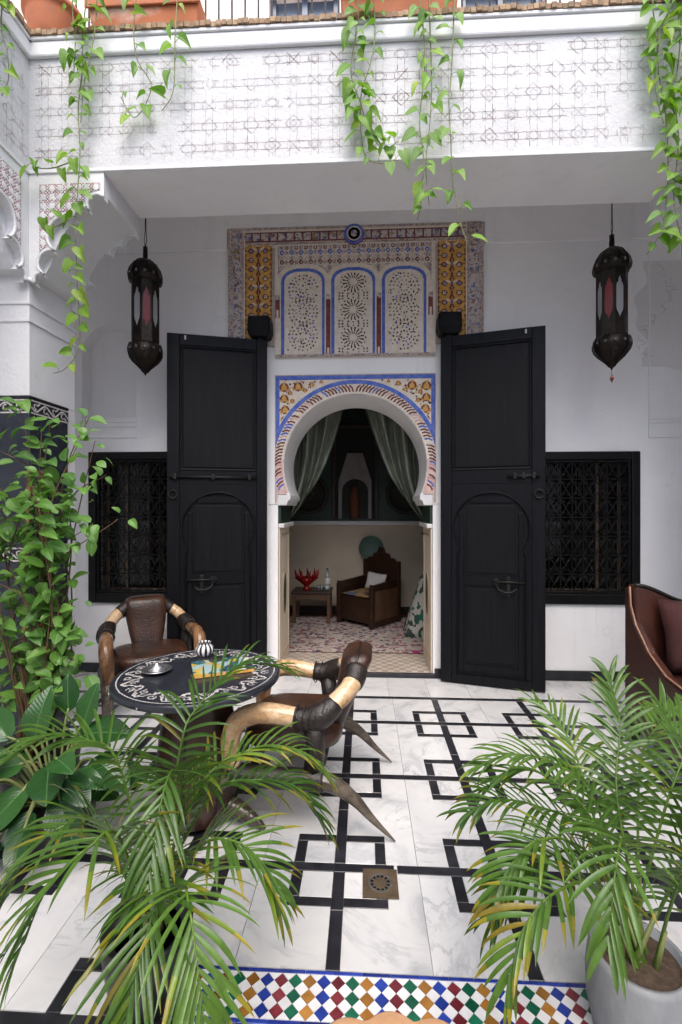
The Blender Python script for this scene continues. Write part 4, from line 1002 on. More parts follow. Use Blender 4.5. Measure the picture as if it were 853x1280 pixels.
for nm, r in (('frame_side', (-.33, -.28, 1.40, 2.75)), ('frame_side', (.28, .33, 1.40, 2.75)), ('frame_head', (-.2795, .2795, 2.70, 2.75))):
    MB().plate([rect(*r)], -.07, -.0005, lambda u, v, d: (u, d, v)).build(nm, 'wood_dark', al, bevel=.006)
MB().box(-.279, .279, -.012, -.0005, 1.40, 2.699).build('dark_back', 'room_dark', al)
hood = [(.235, 1.40), (.235, 1.93), (.11, 2.33), (-.11, 2.33), (-.235, 1.93), (-.235, 1.80)] + [(-.235, 1.40), (-.185, 1.40), (-.185, 1.75)] + arc(0, 1.78, .185, 180, 0, 16)[1:] + [(.185, 1.40)]
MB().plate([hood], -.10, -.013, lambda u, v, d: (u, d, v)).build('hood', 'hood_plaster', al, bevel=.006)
MB().lathe([(.05, 1.40), (.075, 1.47), (.07, 1.75), (.045, 1.82), (.05, 1.86)], 16, (-.01, -.07, 0)).build('copper_jar', 'curtain_brown', al, smooth=True)
for x, nm in ((-.80, 'dark carved roundel on the green wall behind the left curtain'), (.60, 'dark carved roundel on the green wall behind the right curtain')):
    t = thing('carved_roundel', nm, 'roundel', (x, RB, 1.75)); t.rotation_euler = (R(90), 0, 0)
    MB().lathe([(0, .015), (.22, .015), (.24, .03), (.27, .034), (.29, .02), (.29, 0.001)], 40).build('disc', 'room_dark', t, smooth=True)
    MB().tube([(.265 * math.cos(R(a)), .265 * math.sin(R(a)), .036) for a in range(0, 361, 10)], .008, 6, caps=False).build('pale_rim', 'wood_casement', t, smooth=True)
    m = MB()
    for k in range(24):
        a = R(k * 15); m.tube([(.05 * math.cos(a), .05 * math.sin(a), .016), (.13 * math.cos(a + .3), .13 * math.sin(a + .3), .018), (.21 * math.cos(a), .21 * math.sin(a), .016)], .005, 5)
    tag(m.build('tracery', 'wood_casement', t), kind='stuff')
rug = thing('rug', 'speckled shaggy rug with pink flowers on the floor of the inner room', 'rug', (0, 0, .03))
MB().box(-1.35, .33, 4.90, 6.45, 0, .014).build('rug_field', 'rug', rug, bevel=.006)
MB().box(.3305, .95, 4.90, 6.45, 0, .014).build('rug_flowered_side', 'rug_pink', rug, bevel=.006)

def shutter(label, s):
    t = thing('inner_shutter', label, 'shutter', (AX + s * .688, 4.31, .035)); w = .54; h = 1.325
    mp = lambda u, v, d: (s * (.022 + d) * 1.0 + s * 0, u, v)
    MB().plate([rect(0, w, 0, h)], -.006, 0, mp).build('panel', 'cream_paint', t)
    for nm, r in (('stile', (0, .045, 0, h)), ('stile', (w - .045, w, 0, h)), ('rail', (.0455, w - .0455, h - .06, h)), ('rail', (.0455, w - .0455, 0, .09))):
        MB().plate([rect(*r)], -.012, -.0065, mp).build(nm, 'cream_paint', t, bevel=.003)
    MB().plate([rect(.046, w - .046, .091, .102)], -.018, -.0065, mp).build('bead', 'cream_trim', t, bevel=.003)
    MB().plate([rect(.046, w - .046, h - .072, h - .061)], -.018, -.0065, mp).build('bead', 'cream_trim', t, bevel=.003)
    el = [(w / 2 + .095 * math.cos(R(a)), .68 + .20 * math.sin(R(a))) for a in range(0, 360, 12)]
    MB().plate([el], -.013, -.0065, mp).build('green_oval', 'oval_green', t)
    MB().tube([mp(u, v, -.011) for u, v in el + el[:1]], .005, 5, caps=False).build('oval_rim', 'cream_trim', t, smooth=True)
shutter('cream half-height shutter with green oval on the left door jamb', -1)
shutter('cream half-height shutter with green oval on the right door jamb', 1)

def curtain(label, inner, outer_):
    t = thing('curtain', label, 'curtain'); mb = MB(); n, k = 96, 26
    ic = bez([Vector(p) for p in inner], 10); oc = bez([Vector(p) for p in outer_], 10)
    def at(c, v): x = v * (len(c) - 1); i = min(int(x), len(c) - 2); return c[i].lerp(c[i + 1], x - i)
    vs = []
    for j in range(k + 1):
        v = j / k; a, b = at(ic, v), at(oc, v); amp = .075 * (1 - v) + .022
        for i in range(n + 1):
            u = i / n; ph = u * 6.2 * math.pi
            q = a.lerp(b, u); vs.append((q.x, 5.02 + amp * math.sin(ph + .5 * math.sin(v * 4)) + .012 * math.sin(ph * 2.3 + v * 6), q.z - .05 * math.sin(math.pi * v) * math.sin(math.pi * u)))
    fs = [(j * (n + 1) + i, j * (n + 1) + i + 1, (j + 1) * (n + 1) + i + 1, (j + 1) * (n + 1) + i) for j in range(k) for i in range(n)]
    mb.add(vs, fs); mb.build('drape', 'satin_green', t, smooth=True, recalc=False)
    e = at(ic, .93).lerp(at(oc, .93), .5); MB().tube([(e.x + .07 * math.cos(R(a)), 5.02 + .07 * math.sin(R(a)), e.z + .02 * math.cos(R(a))) for a in range(0, 361, 24)], .014, 6, caps=False).build('tie_back', 'satin_green', t, smooth=True)
curtain('green satin curtain tied back to the left of the archway', [(-.20, 5, 2.72), (-.30, 5, 2.35), (-.47, 5, 1.92), (-.66, 5, 1.62), (-.83, 5, 1.40), (-.84, 5, 1.26)], [(-.92, 5, 2.72), (-.88, 5, 2.2), (-.86, 5, 1.8), (-.875, 5, 1.5), (-.90, 5, 1.38), (-.92, 5, 1.26)])
curtain('green satin curtain tied back to the right of the archway', [(-.03, 5, 2.72), (.10, 5, 2.35), (.27, 5, 1.92), (.46, 5, 1.62), (.64, 5, 1.40), (.65, 5, 1.26)], [(.75, 5, 2.72), (.71, 5, 2.2), (.69, 5, 1.8), (.70, 5, 1.5), (.71, 5, 1.38), (.73, 5, 1.26)])

# carved armchair, side table and what stands on it
ac = thing('carved_armchair', 'dark carved wooden armchair with solid arms in the inner room', 'armchair', (.06, 6.17, .042), R(-40)); ac.scale = (.95, .95, .93)
w2, d2 = .29, .29
for s in (-1, 1):
    arm = [(-d2, .02), (d2, .02), (d2, .62), (.0, .60), (-d2 + .03, .585), (-d2 - .02, .60), (-d2 - .03, .555), (-d2, .52)]
    MB().plate([arm], s * w2 - .022, s * w2 + .022, lambda u, v, d: (d, u, v)).build('arm_panel', 'wood_dark', ac, bevel=.006)
    for y, hgt in ((-d2, .56), (d2, .86)): MB().box(s * w2 - .03, s * w2 + .03, y - .03, y + .03, 0, hgt).build('post', 'wood_dark', ac, bevel=.006)
    MB().box(s * (w2 + .0225) - .005, s * (w2 + .0225) + .005, -d2 + .05, d2 - .05, .10, .50).build('carved_panel', 'wood_mid', ac, bevel=.004)
MB().box(-w2 + .031, w2 - .031, -d2 + .005, -d2 + .035, .06, .38).build('front_panel', 'wood_dark', ac, bevel=.006)
MB().box(-w2 + .0225, w2 - .0225, -d2 + .036, d2 - .031, .34, .39).build('seat', 'wood_dark', ac, bevel=.01)
crest = [(-.26, .39), (.26, .39), (.26, .86), (.22, .90), (.16, .90), (.13, .96), (.07, .97), (.04, 1.04), (0, 1.06), (-.04, 1.04), (-.07, .97), (-.13, .96), (-.16, .90), (-.22, .90), (-.26, .86)]
MB().plate([crest], d2 - .02, d2 + .02, lambda u, v, d: (u, d, v)).build('backrest', 'wood_dark', ac, bevel=.006)
def cushion(name, label, cat, loc, rot, sx, sy, sz, mat):
    t = MB(); n = 12; vs = []; fs = []
    for sgn in (1, -1):
        for i in range(n + 1):
            for j in range(n + 1):
                u, v = i / n * 2 - 1, j / n * 2 - 1
                e = max(0, (1 - abs(u) ** 3) * (1 - abs(v) ** 3)) ** .55; pin = 1 - .07 * (1 - abs(u * v)) * max(abs(u), abs(v)) ** 4
                vs.append((u * sx * pin, v * sy * pin, sgn * sz * e + .004 * math.sin(u * 9 + v * 4) * e))
    N = (n + 1) ** 2
    for b in (0, N):
        for i in range(n):
            for j in range(n): q = (b + i * (n + 1) + j, b + (i + 1) * (n + 1) + j, b + (i + 1) * (n + 1) + j + 1, b + i * (n + 1) + j + 1); fs.append(q if b == 0 else q[::-1])
    t.add(vs, fs); o = t.build(name, mat, smooth=True); o.location = loc; o.rotation_euler = rot; return tag(o, label, cat)
cushion('throw_pillow', 'white pillow leaning on the carved armchair', 'pillow', (.15, 6.21, .57), (R(75), R(4), R(-40)), .16, .12, .045, 'cotton_white')
cushion('seat_cushion', 'patchwork seat cushion on the carved armchair', 'cushion', (.03, 6.14, .43), (0, 0, R(-40)), .24, .23, .035, 'cloth_patchwork')
t = thing('green_tray', 'round dark green tray leaning behind the carved armchair', 'tray', (.10, 6.62, .98)); t.rotation_euler = (R(80), 0, 0)
MB().lathe([(0, 0), (.15, .004), (.17, .015), (.175, .02), (.165, .02), (.15, .012), (0, .008)], 32).build('tray_disc', 'oval_green', t, smooth=True)
MB().tube([(0.0, -.02, -.02), (0, -.55, -.03)], .012, 6).build('stand_rod', 'iron', t)
st = thing('side_table', 'low carved wooden side table by the cream wall', 'table', (-.69, 6.22, .042))
MB().box(-.26, .26, -.2, .2, .385, .42).build('table_top', 'wood_dark', st, bevel=.008)
for sx in (-1, 1):
    for sy in (-1, 1): MB().box(sx * .225 - .022, sx * .225 + .022, sy * .165 - .022, sy * .165 + .022, 0, .3845).build('leg', 'wood_mid', st, bevel=.006)
MB().plate([[(-.202, .30), (-.202, .384), (.202, .384), (.202, .30)] + [(.17 - .34 * i / 12, .30 + .035 * math.sin(math.pi * i / 12)) for i in range(13)]], -.18, -.16, lambda u, v, d: (u, d, v)).build('apron', 'wood_mid', st)
bw = thing('red_bowl', 'spiky red glass bowl on the low side table', 'bowl', (-.77, 6.20, .463))
MB().lathe([(.055, 0), (.06, .008), (.03, .03), (.035, .05), (.085, .10), (.115, .16), (.105, .16), (.08, .11), (.0, .06)], 28, star=lambda a, z: 1 + (.45 * max(0, z - .09) / .07) * (math.cos(a * 7) ** 2)).build('bowl_body', 'red_glass', bw, smooth=True)
for k in range(9):
    a = R(k * 40 + 10); MB().tube([(.10 * math.cos(a), .10 * math.sin(a), .14), (.15 * math.cos(a), .15 * math.sin(a), .20), (.165 * math.cos(a + .1), .165 * math.sin(a + .1), .27)], [.024, .018, .002], 6).build('spike', 'red_glass', bw, smooth=True)
bt = thing('water_bottle', 'clear plastic water bottle on the low side table', 'bottle', (-.49, 6.20, .463))
MB().lathe([(.03, 0), (.036, .01), (.036, .17), (.030, .20), (.015, .24), (.013, .262)], 20).build('bottle_body', 'bottle_glass', bt, smooth=True)
MB().lathe([(.0365, .08), (.0372, .082), (.0372, .15), (.0365, .152)], 20).build('bottle_band', 'white_paint', bt, smooth=True)
MB().lathe([(.015, .263), (.016, .285), (0, .288)], 14).build('cap', 'window_blue', bt)
for x, lb in ((-.60, 'small drinking glass beside the red bowl'), (-.555, 'small drinking glass next to the water bottle')):
    tag(MB().lathe([(.018, 0), (.024, .07), (.022, .07), (.016, .006), (0, .005)], 16).build('drinking_glass', 'bottle_glass', smooth=True), lb, 'glass').location = (x, 6.12, .463)
dt = thing('draped_table', 'table under a green and white flowered cloth at the right of the room', 'table', (.98, 5.66, .03))
MB().lathe([(.50, .0), (.47, .12), (.40, .40), (.31, .68), (.29, .74), (0, .745)], 72, star=lambda a, z: 1 + (.07 * (1 - z / .75)) * math.cos(a * 9 + z * 3)).build('cloth', 'cloth_floral', dt, smooth=True)
MB().lathe([(.25, 0), (.05, .03), (.04, .70)], 16).build('table_foot', 'wood_dark', dt)
cu = thing('brown_curtain', 'rust brown curtain seen through the left window grille', 'curtain')
MB().add([(x, 5.25 + .03 * math.sin(x * 60), z) for z in (.4, 2.3) for x in [-2.46 + .008 * i for i in range(16)]], [(i, i + 1, i + 17, i + 16) for i in range(15)]).build('drape', 'curtain_brown', cu, recalc=False, smooth=True)
cushion('bolster', 'dark patterned cushion seen through the right window grille', 'cushion', (1.95, 5.2, .86), (R(20), 0, .1), .35, .2, .12, 'cloth_floral')
bench = thing('window_bench', 'dark bench inside the room below the right window', 'bench', (2.0, 5.25, .03))
MB().box(-.6, .6, -.25, .3, .55, .66).build('seat', 'wood_dark', bench, bevel=.02); 
for sx in (-1, 1): MB().box(sx * .5 - .04, sx * .5 + .04, -.2, .25, 0, .5495).build('leg', 'wood_dark', bench)

# ------------------------------------------------------------------ horn chairs
def mirror(pts, s): return [(p[0] * s, p[1], p[2]) for p in pts]
def horn_chair(label, loc, rz, armmat='horn_pale'):
    t = thing('horn_chair', label, 'chair', loc, rz, None)
    # backrest: a stitched leather pad, broad and rounded at the top
    prof = [(.36, .125, .100, .022), (.42, .15, .110, .028), (.52, .185, .132, .032), (.62, .22, .150, .036), (.70, .245, .162, .042), (.755, .262, .164, .046), (.785, .272, .152, .040), (.80, .276, .11, .020)]
    mb = MB(); n = 24; vs = []; fs = []
    prof = [(z, y, w, th * 1.75) for z, y, w, th in prof]
    for z, y, w, th in prof:
        for j in range(n):
            a = 2 * math.pi * j / n; c, s = math.cos(a), math.sin(a)
            vs.append((w * math.copysign(abs(c) ** .45, c), y + th * math.copysign(abs(s) ** .6, s) - .25 * (z - .6) * 0, z))
    for i in range(len(prof) - 1):
        for j in range(n): a, b = i * n + j, i * n + (j + 1) % n; fs.append((a, b, b + n, a + n))
    fs += [tuple(reversed(range(n))), tuple(range((len(prof) - 1) * n, len(prof) * n))]
    bk = mb.add(vs, fs).build('backrest', 'leather', t, smooth=True)
    MB().tube([(w * .99, y - .002, z) for z, y, w, th in prof[:-1]] + [(prof[-1][2], prof[-1][1], prof[-1][0]), (0, .278, .803), (-prof[-1][2], prof[-1][1], prof[-1][0])] + [(-w * .99, y - .002, z) for z, y, w, th in reversed(prof[:-1])], .007, 6).build('piping', 'leather_black', bk, smooth=True)
    # seat
    vs = []; fs = []; n = 28
    sp = [(.355, .90), (.375, 1.0), (.41, 1.02), (.435, .97), (.448, .80), (.452, .4)]
    for z, k in sp:
        for j in range(n):
            a = 2 * math.pi * j / n; c, s = math.cos(a), math.sin(a)
            vs.append((.275 * k * math.copysign(abs(c) ** .55, c), -.06 + .25 * k * math.copysign(abs(s) ** .55, s), z))
    for i in range(len(sp) - 1):
        for j in range(n): a, b = i * n + j, i * n + (j + 1) % n; fs.append((a, b, b + n, a + n))
    fs += [tuple(reversed(range(n))), tuple(range((len(sp) - 1) * n, len(sp) * n))]
    MB().add(vs, fs).build('seat', 'leather', t, smooth=True)
    MB().tube([(-.29, .10, .33), (.29, .10, .33)], .028, 10).build('cross_bar', 'leather_black', t, smooth=True)
    MB().tube([(-.29, -.22, .33), (.29, -.22, .33)], .028, 10).build('cross_bar', 'leather_black', t, smooth=True)
    for s in (-1, 1):
        # upper horn from the shoulder of the back down to the elbow
        up_ = bez(mirror([(.15, .262, .715), (.20, .25, .685), (.26, .20, .635), (.305, .115, .575)], s), 5)
        MB().tube(up_, [.052, .052, .051, .05, .049, .048, .047, .046, .045, .045, .045, .045, .045, .045, .046, .046][:len(up_)], 16).build('upper_horn', 'horn_pale', t, smooth=True)
        cl = bez(mirror([(.125, .266, .735), (.165, .260, .705), (.205, .246, .68)], s), 4)
        MB().tube(cl, [.046, .056, .060, .059, .058, .057, .056, .055, .054][:len(cl)], 16).build('leather_collar', 'leather_black', t, smooth=True)
        el = bez(mirror([(.275, .175, .61), (.312, .105, .565), (.318, .045, .548), (.316, -.02, .552)], s), 4)
        r_ = [.047, .052, .057, .061, .063, .062, .06, .058, .056, .054, .052, .05, .048]
        MB().tube(el, r_[:len(el)], 16).build('elbow_wrap', 'leather_black', t, smooth=True)
        for k in range(5):
            q = el[3 + k * 2]; MB().tube([(q.x + .0635 * math.sin(R(a)) , q.y + .006 * math.cos(R(a * 2)), q.z + .0635 * math.cos(R(a))) for a in range(0, 361, 30)], .003, 4, caps=False).build('wrap_seam', 'leather_black', t, smooth=True)
        # arm horn reaching forward and curling down
        am = bez(mirror([(.316, .0, .55), (.318, -.10, .565), (.322, -.20, .568), (.328, -.285, .535), (.325, -.325, .465), (.318, -.335, .385), (.31, -.325, .31)], s), 5)
        MB().tube(am, [.045 + .006 * math.sin(math.pi * i / len(am)) - .004 * i / len(am) for i in range(len(am))], 16).build('arm_horn', armmat, t, smooth=True)
        # post under the elbow, wrapped in leather, and the side rail
        MB().tube([(s * .315, .07, .53), (s * .30, .08, .42), (s * .30, .07, .30)], [.05, .045, .05], 14).build('arm_post', 'leather_black', t, smooth=True)
        sr = bez(mirror([(.31, -.345, .27), (.315, -.20, .265), (.32, -.02, .262), (.322, .12, .262)], s), 5)
        MB().tube(sr, [.050] * len(sr), 14).build('side_rail', 'leather_black', t, smooth=True)
        # hind and fore legs: horns that taper to a point on the floor
        hl = bez(mirror([(.322, .09, .262), (.324, .17, .245), (.328, .265, .185), (.333, .355, .095), (.338, .455, .006)], s), 6)
        MB().tube(hl, [.043 * (1 - (i / (len(hl) - 1)) ** 1.25) + .003 for i in range(len(hl))], 14).build('hind_leg', 'horn_grey', t, smooth=True)
        fl = bez(mirror([(.31, -.33, .27), (.318, -.385, .22), (.330, -.43, .13), (.335, -.455, .004)], s), 6)
        MB().tube(fl, [.046 * (1 - (i / (len(fl) - 1)) ** 1.6) + .005 for i in range(len(fl))], 14).build('fore_leg', 'horn_grey', t, smooth=True)
    return t
horn_chair('leather and horn armchair seen from the side, right of the round table', (-.30, 2.52, 0), R(-92))
horn_chair('leather and horn armchair facing the viewer behind the round table', (-1.72, 3.66, 0), R(32), 'horn_brown')

# ------------------------------------------------------------------ round table and what is on it
tb = thing('round_table', 'round black table inlaid with white scrolls', 'table', (-.835, 2.315, 0)); tr = .408
MB().lathe([(.0, .680), (.36, .680), (.395, .684), (.405, .692), (.408, .702), (.405, .713), (.398, .7185), (.0, .7185)], 72).build('table_top', 'table_black', tb, smooth=False)
p = Paint(-.40, .40, -.40, .40, .0036); rr = np.hypot(p.U, p.V); p.on = rr < .398; p.mat[:] = 0
p.put((rr > .375) & (rr < .380), 1); 
rgn = random.Random(11)
for k in range(26):
    a0 = 2 * math.pi * k / 26; s = 1 if k % 2 else -1
    P2 = lambda a, r: (r * math.cos(a), r * math.sin(a))
    for q in range(2):
        am = a0 + rgn.uniform(-.03, .03); r_ = .312 + s * .012 + rgn.uniform(-.006, .006)
        p.line([P2(am + rgn.uniform(.16, .24) * i / 10, r_ + s * .030 * math.sin(math.pi * i / 10 * 1.3)) for i in range(11)], .0040, 1, None, .0020)
    cx, cy = P2(a0 + .06, .315 - s * .014); st_ = rgn.uniform(0, 360)
    p.line([(cx + (.021 - .0013 * i) * math.cos(R(st_ + i * 32 * s)), cy + (.021 - .0013 * i) * math.sin(R(st_ + i * 32 * s))) for i in range(12)], .0028, 1)
    p.line([P2(a0 + .10, .325 + s * .012), P2(a0 + .125, .345)], .0045, 1, None, .002); p.line([P2(a0 + .02, .300), P2(a0 - .02, .279)], .0045, 1, None, .002)
p.build('scroll_inlay', ['table_black', 'table_inlay'], tb, lambda u, v, d: (u, v, .7192))
for k in range(10):
    a = 2 * math.pi * k / 10; MB().tube([(.4085 * math.cos(a), .4085 * math.sin(a), .700), (.412 * math.cos(a), .412 * math.sin(a), .700)], .0035, 6).build('edge_stud', 'table_inlay', tb)
MB().lathe([(.15, .02), (.17, .03), (.20, .14), (.205, .26), (.19, .42), (.165, .55), (.17, .63), (.20, .672), (.20, .6795)], 40).build('leather_drum', 'leather', tb, smooth=True)
for k in range(8):
    a = 2 * math.pi * k / 8; MB().tube([(r * math.cos(a), r * math.sin(a), z) for r, z in ((.17, .03), (.202, .14), (.207, .26), (.192, .42), (.167, .55), (.172, .63))], .006, 6).build('drum_seam', 'leather_black', tb, smooth=True)
for k in range(3):
    a = R(90 + 120 * k + 15); q = bez([(.10 * math.cos(a), .10 * math.sin(a), .09), (.20 * math.cos(a), .20 * math.sin(a), .08), (.30 * math.cos(a), .30 * math.sin(a), .045), (.37 * math.cos(a), .37 * math.sin(a), .006)], 5)
    MB().tube(q, [.045 * (1 - (i / len(q)) ** 1.5) + .006 for i in range(len(q))], 12).build('horn_foot', 'horn_grey', tb, smooth=True)
ah = thing('ashtray', 'shallow steel ashtray with a lid on the round table', 'ashtray', (-1.045, 2.30, .7205))
MB().lathe([(.03, 0), (.055, .006), (.072, .016), (.074, .020), (.066, .020), (.048, .012), (.0, .010)], 32).build('dish', 'steel', ah, smooth=True)
MB().lathe([(.040, .0125), (.042, .020), (.030, .034), (.012, .040), (.010, .048), (.0, .050)], 24).build('lid', 'steel', ah, smooth=True)
vz = thing('striped_jar', 'small black and white striped round jar at the back of the table', 'jar', (-.895, 2.575, .7205))
NS = 20; pf = [(.026, 0), (.040, .012), (.048, .032), (.045, .050), (.032, .064), (.029, .070), (.034, .077)]
for k in range(NS):
    m = MB(); vs = []; fs = []
    for r, z in pf:
        for i in range(3):
            a = 2 * math.pi * (k + i / 2) / NS; q = r * (1.05 if i == 1 else 1.0); vs.append((q * math.cos(a), q * math.sin(a), z))
    for i in range(len(pf) - 1):
        for j in range(2): a = i * 3 + j; fs.append((a, a + 1, a + 4, a + 3))
    m.add(vs, fs).build('stripe', 'glaze_white' if k % 2 else 'pot_black', vz, smooth=True, recalc=False)
MB().lathe([(.028, .062), (.0, .060)], 20).build('inside', 'pot_black', vz, recalc=False)
mg = thing('magazine', 'glossy magazine with a colourful cover on the round table', 'magazine', (-.735, 2.375, .7205), R(24))
MB().box(-.145, .145, -.105, .105, 0, .016).build('pages', 'paper', mg, bevel=.002); MB().box(-.147, .147, -.107, .107, .0165, .0185).build('cover', 'magazine_cover', mg)
MB().box(-.1495, -.1475, -.107, .107, -.0, .0185).build('spine', 'pot_black', mg); MB().box(-.147, .147, -.1095, -.1075, .002, .016).build('page_edge', 'paint_ochre', mg)

# ------------------------------------------------------------------ leather armchair at the right
sf = thing('leather_armchair', 'brown leather wing armchair with wavy top at the right edge', 'armchair', (1.76, 2.45, 0))
SW_, SD = .72, .80
top = [(SW_ * i / 24, .985 + .055 * math.cos(2 * math.pi * (i / 24) * 1.02) ) for i in range(25)]
MB().plate([[(0, .12), (SW_, .12)] + list(reversed(top))], SD - .10, SD, lambda u, v, d: (u + .02, d + .10 * (1 - (v / 1.0)) * -.6, v)).build('backrest', 'leather_sofa', sf, bevel=.02, seg=3)
MB().tube([(u + .02, SD - .10 + .10 * (1 - v) * -.6, v + .004) for u, v in top], .011, 8).build('top_trim', 'leather_black', sf, smooth=True)
side = [(SD - .05, 1.02), (SD - .06, .90), (SD - .12, .78), (SD - .26, .64), (SD - .42, .555), (SD - .60, .53), (.04, .52), (.0, .46), (.02, .12), (SD, .12), (SD, 1.02)]
for x in (0, SW_):
    MB().plate([side], x, x + .07, lambda u, v, d: (d, u, v)).build('wing', 'leather_sofa', sf, bevel=.018, seg=3)
    MB().tube([(x + .008, u - .006, v + .008) for u, v in side[:9]], .0065, 8).build('piping', 'sofa_trim', sf, smooth=True)
MB().box(.075, SW_ - .005, .02, SD - .12, .14, .40).build('seat_base', 'leather_sofa', sf, bevel=.02)
MB().box(.08, SW_ - .01, -.01, SD - .14, .402, .50).build('seat_cushion', 'leather_sofa', sf, bevel=.04, seg=4)
for x in (.04, SW_ + .03):
    for y in (.06, SD - .06): MB().lathe([(.018, 0), (.03, .06), (.034, .125)], 14, (x, y, 0)).build('leg', 'wood_dark', sf, smooth=True)
cushion('velvet_cushion', 'dark maroon velvet cushion in the leather armchair', 'cushion', (2.12, 3.03, .745), (R(76), 0, R(-3)), .235, .225, .085, 'velvet')

# ------------------------------------------------------------------ drain and fountain rim
dr = thing('floor_drain', 'square brown metal floor drain with a round grate', 'drain', (.066, 1.923, .003))
MB().plate([rect(-.072, .072, -.074, .074), list(reversed(arc(0, 0, .050, 0, 350, 35)))], 0, .004, lambda u, v, d: (u, v, d)).build('plate', 'brass', dr)
MB().lathe([(.040, .001), (.040, .005), (.050, .005), (.0515, .001)], 40).build('outer_ring', 'drain_metal', dr, recalc=False)
MB().lathe([(0, .0045), (.028, .0045), (.0285, .001)], 32).build('centre_cap', 'brass', dr, recalc=False)
MB().lathe([(0, .0002), (.05, .0002)], 32).build('drain_throat', 'room_dark', dr, recalc=False)
for k in range(12):
    a = R(k * 30); o = MB().box(.027, .042, -.0028, .0028, .0005, .0046).build('grate_bar', 'drain_metal', dr); o.rotation_euler = (0, 0, a)
fo = thing('scalloped_basin', 'tan scalloped basin rim just showing at the bottom edge', 'basin', (.066, .60, 0))
lob = lambda a, z: 1 + .05 * abs(math.sin((a - .04) * 11)) if z > .40 else 1
MB().lathe([(.22, 0), (.20, .04), (.09, .10), (.075, .30), (.12, .40), (.27, .455), (.335, .50), (.345, .515), (.335, .525), (.27, .515), (.15, .48), (0, .47)], 192, star=lob).build('basin_body', 'stone_tan', fo, smooth=True)

# ------------------------------------------------------------------ plants
def leaf_mesh(name, mat, length, shape, fold=.12, curl=.25, n=8, wave=0, m=2):
    """A leaf along +y from its stalk, upper side +z, with a folded midrib and a curled tip."""
    vs = []; fs = []
    for i in range(n + 1):
        t = i / n; w = shape(t) * length; y = length * t; zc = -curl * length * t * t
        for j in range(-m, m + 1):
            q = j / m; vs.append((w * q, y - (.10 * length * abs(q) * (1 - t) if t < .15 else 0), zc + fold * abs(w * q) * 1.2 + wave * length * math.sin(t * 9 + q * 2) * abs(q)))
    k = 2 * m + 1
    for i in range(n):
        for j in range(k - 1): a = i * k + j; fs.append((a, a + 1, a + k + 1, a + k))
    return MB().add(vs, fs).mesh(name, mat, recalc=True, smooth=True)
heart = lambda t: .43 * (math.sin(math.pi * min(1, (t + .10) / 1.10) ** .62) ** .8) * (1 - .35 * t) if 0 < t < 1 else (.20 if t == 0 else .0)
oval = lambda t: .36 * math.sin(math.pi * t ** .75) ** .85 if 0 < t < 1 else 0
broad = lambda t: .36 * math.sin(math.pi * t ** .72) ** .7 if 0 < t < 1 else .02
POT = [leaf_mesh('pothos_leaf', 'leaf_pothos', 1, heart, f, c, 8, w) for f, c, w in ((.25, .25, .02), (.5, .45, .03), (.12, .12, .015), (.7, .3, .02))]
CLI = [leaf_mesh('climber_leaf', 'leaf_climber', 1, oval, f, c, 7, w) for f, c, w in ((.25, .25, .01), (.45, .4, .02), (.1, .15, .01), (.3, .55, .015))]
BRO = [leaf_mesh('broad_leaf', 'leaf_broad', 1, broad, f, c, 12, w, 4) for f, c, w in ((.15, .30, .015), (.25, .5, .02), (.1, .15, .012))]
def place_leaf(name, me, par, pos, direction, normal, size, rg, loc0):
    y = Vector(direction).normalized(); z = Vector(normal); z = (z - y * z.dot(y)).normalized(); x = y.cross(z)
    mt = Matrix((x, y, z)).transposed().to_4x4(); mt.translation = Vector(pos) - Vector(loc0)
    o = obj(name, me, par); o.matrix_basis = mt @ Matrix.Diagonal((size * rg.uniform(.85, 1.1), size, size, 1)); return o

def vine(label, paths, seed, y0=2.86, dens=.066, size=.085, side=(0, -1, 0), xy=None):
    """Trailing stems as (x, z) lists in front of the parapet; xy maps them to the wall they hang on."""
    rg = random.Random(seed); f = xy or (lambda x, z, k: (x, y0 - .010 + k, z))
    first = paths[0][0]; loc0 = f(first[0], first[1], 0)
    t = thing('trailing_vine', label, 'vine', loc0)
    for pi, path in enumerate(paths):
        pts = [Vector(f(x + rg.uniform(-.006, .006), z, rg.uniform(-.035, .0) - .012 * pi)) for x, z in path]
        sm = bez(pts, 7); m = MB().tube([p - Vector(loc0) for p in sm], [.0042 - .002 * i / len(sm) for i in range(len(sm))], 6)
        m.build('stem', 'stem_green', t, smooth=True)
        L = 0; nxt = rg.uniform(.01, .05); flip = rg.choice((-1, 1))
        for a, b in zip(sm[:-1], sm[1:]):
            L += (b - a).length
            while L > nxt:
                d = (b - a).normalized(); sd = Vector(side).cross(d); flip = -flip
                if sd.length < .2: sd = Vector((1, 0, 0))
                sd.normalize()
                st = a + sd * flip * rg.uniform(.012, .032) + Vector(side) * rg.uniform(.005, .03) + Vector((0, 0, rg.uniform(-.005, .02)))
                dr_ = sd * flip * rg.uniform(.25, 1.0) + Vector((0, 0, -rg.uniform(.25, 1.0))) + Vector(side) * rg.uniform(.0, .55)
                nm = Vector(side) * rg.uniform(.5, 1) + Vector((0, 0, rg.uniform(.15, .9))) + sd * rg.uniform(-.5, .5)
                place_leaf('leaf', rg.choice(POT), t, st, dr_, nm, size * rg.uniform(.42, 1.2), rg, loc0)
                MB().tube([a - Vector(loc0), (a + st) / 2 - Vector(loc0) + Vector((0, 0, .006)), st - Vector(loc0)], .0016, 4).build('leaf_stalk', 'stem_green', t)
                nxt += dens * rg.uniform(.35, 1.45)
    return t
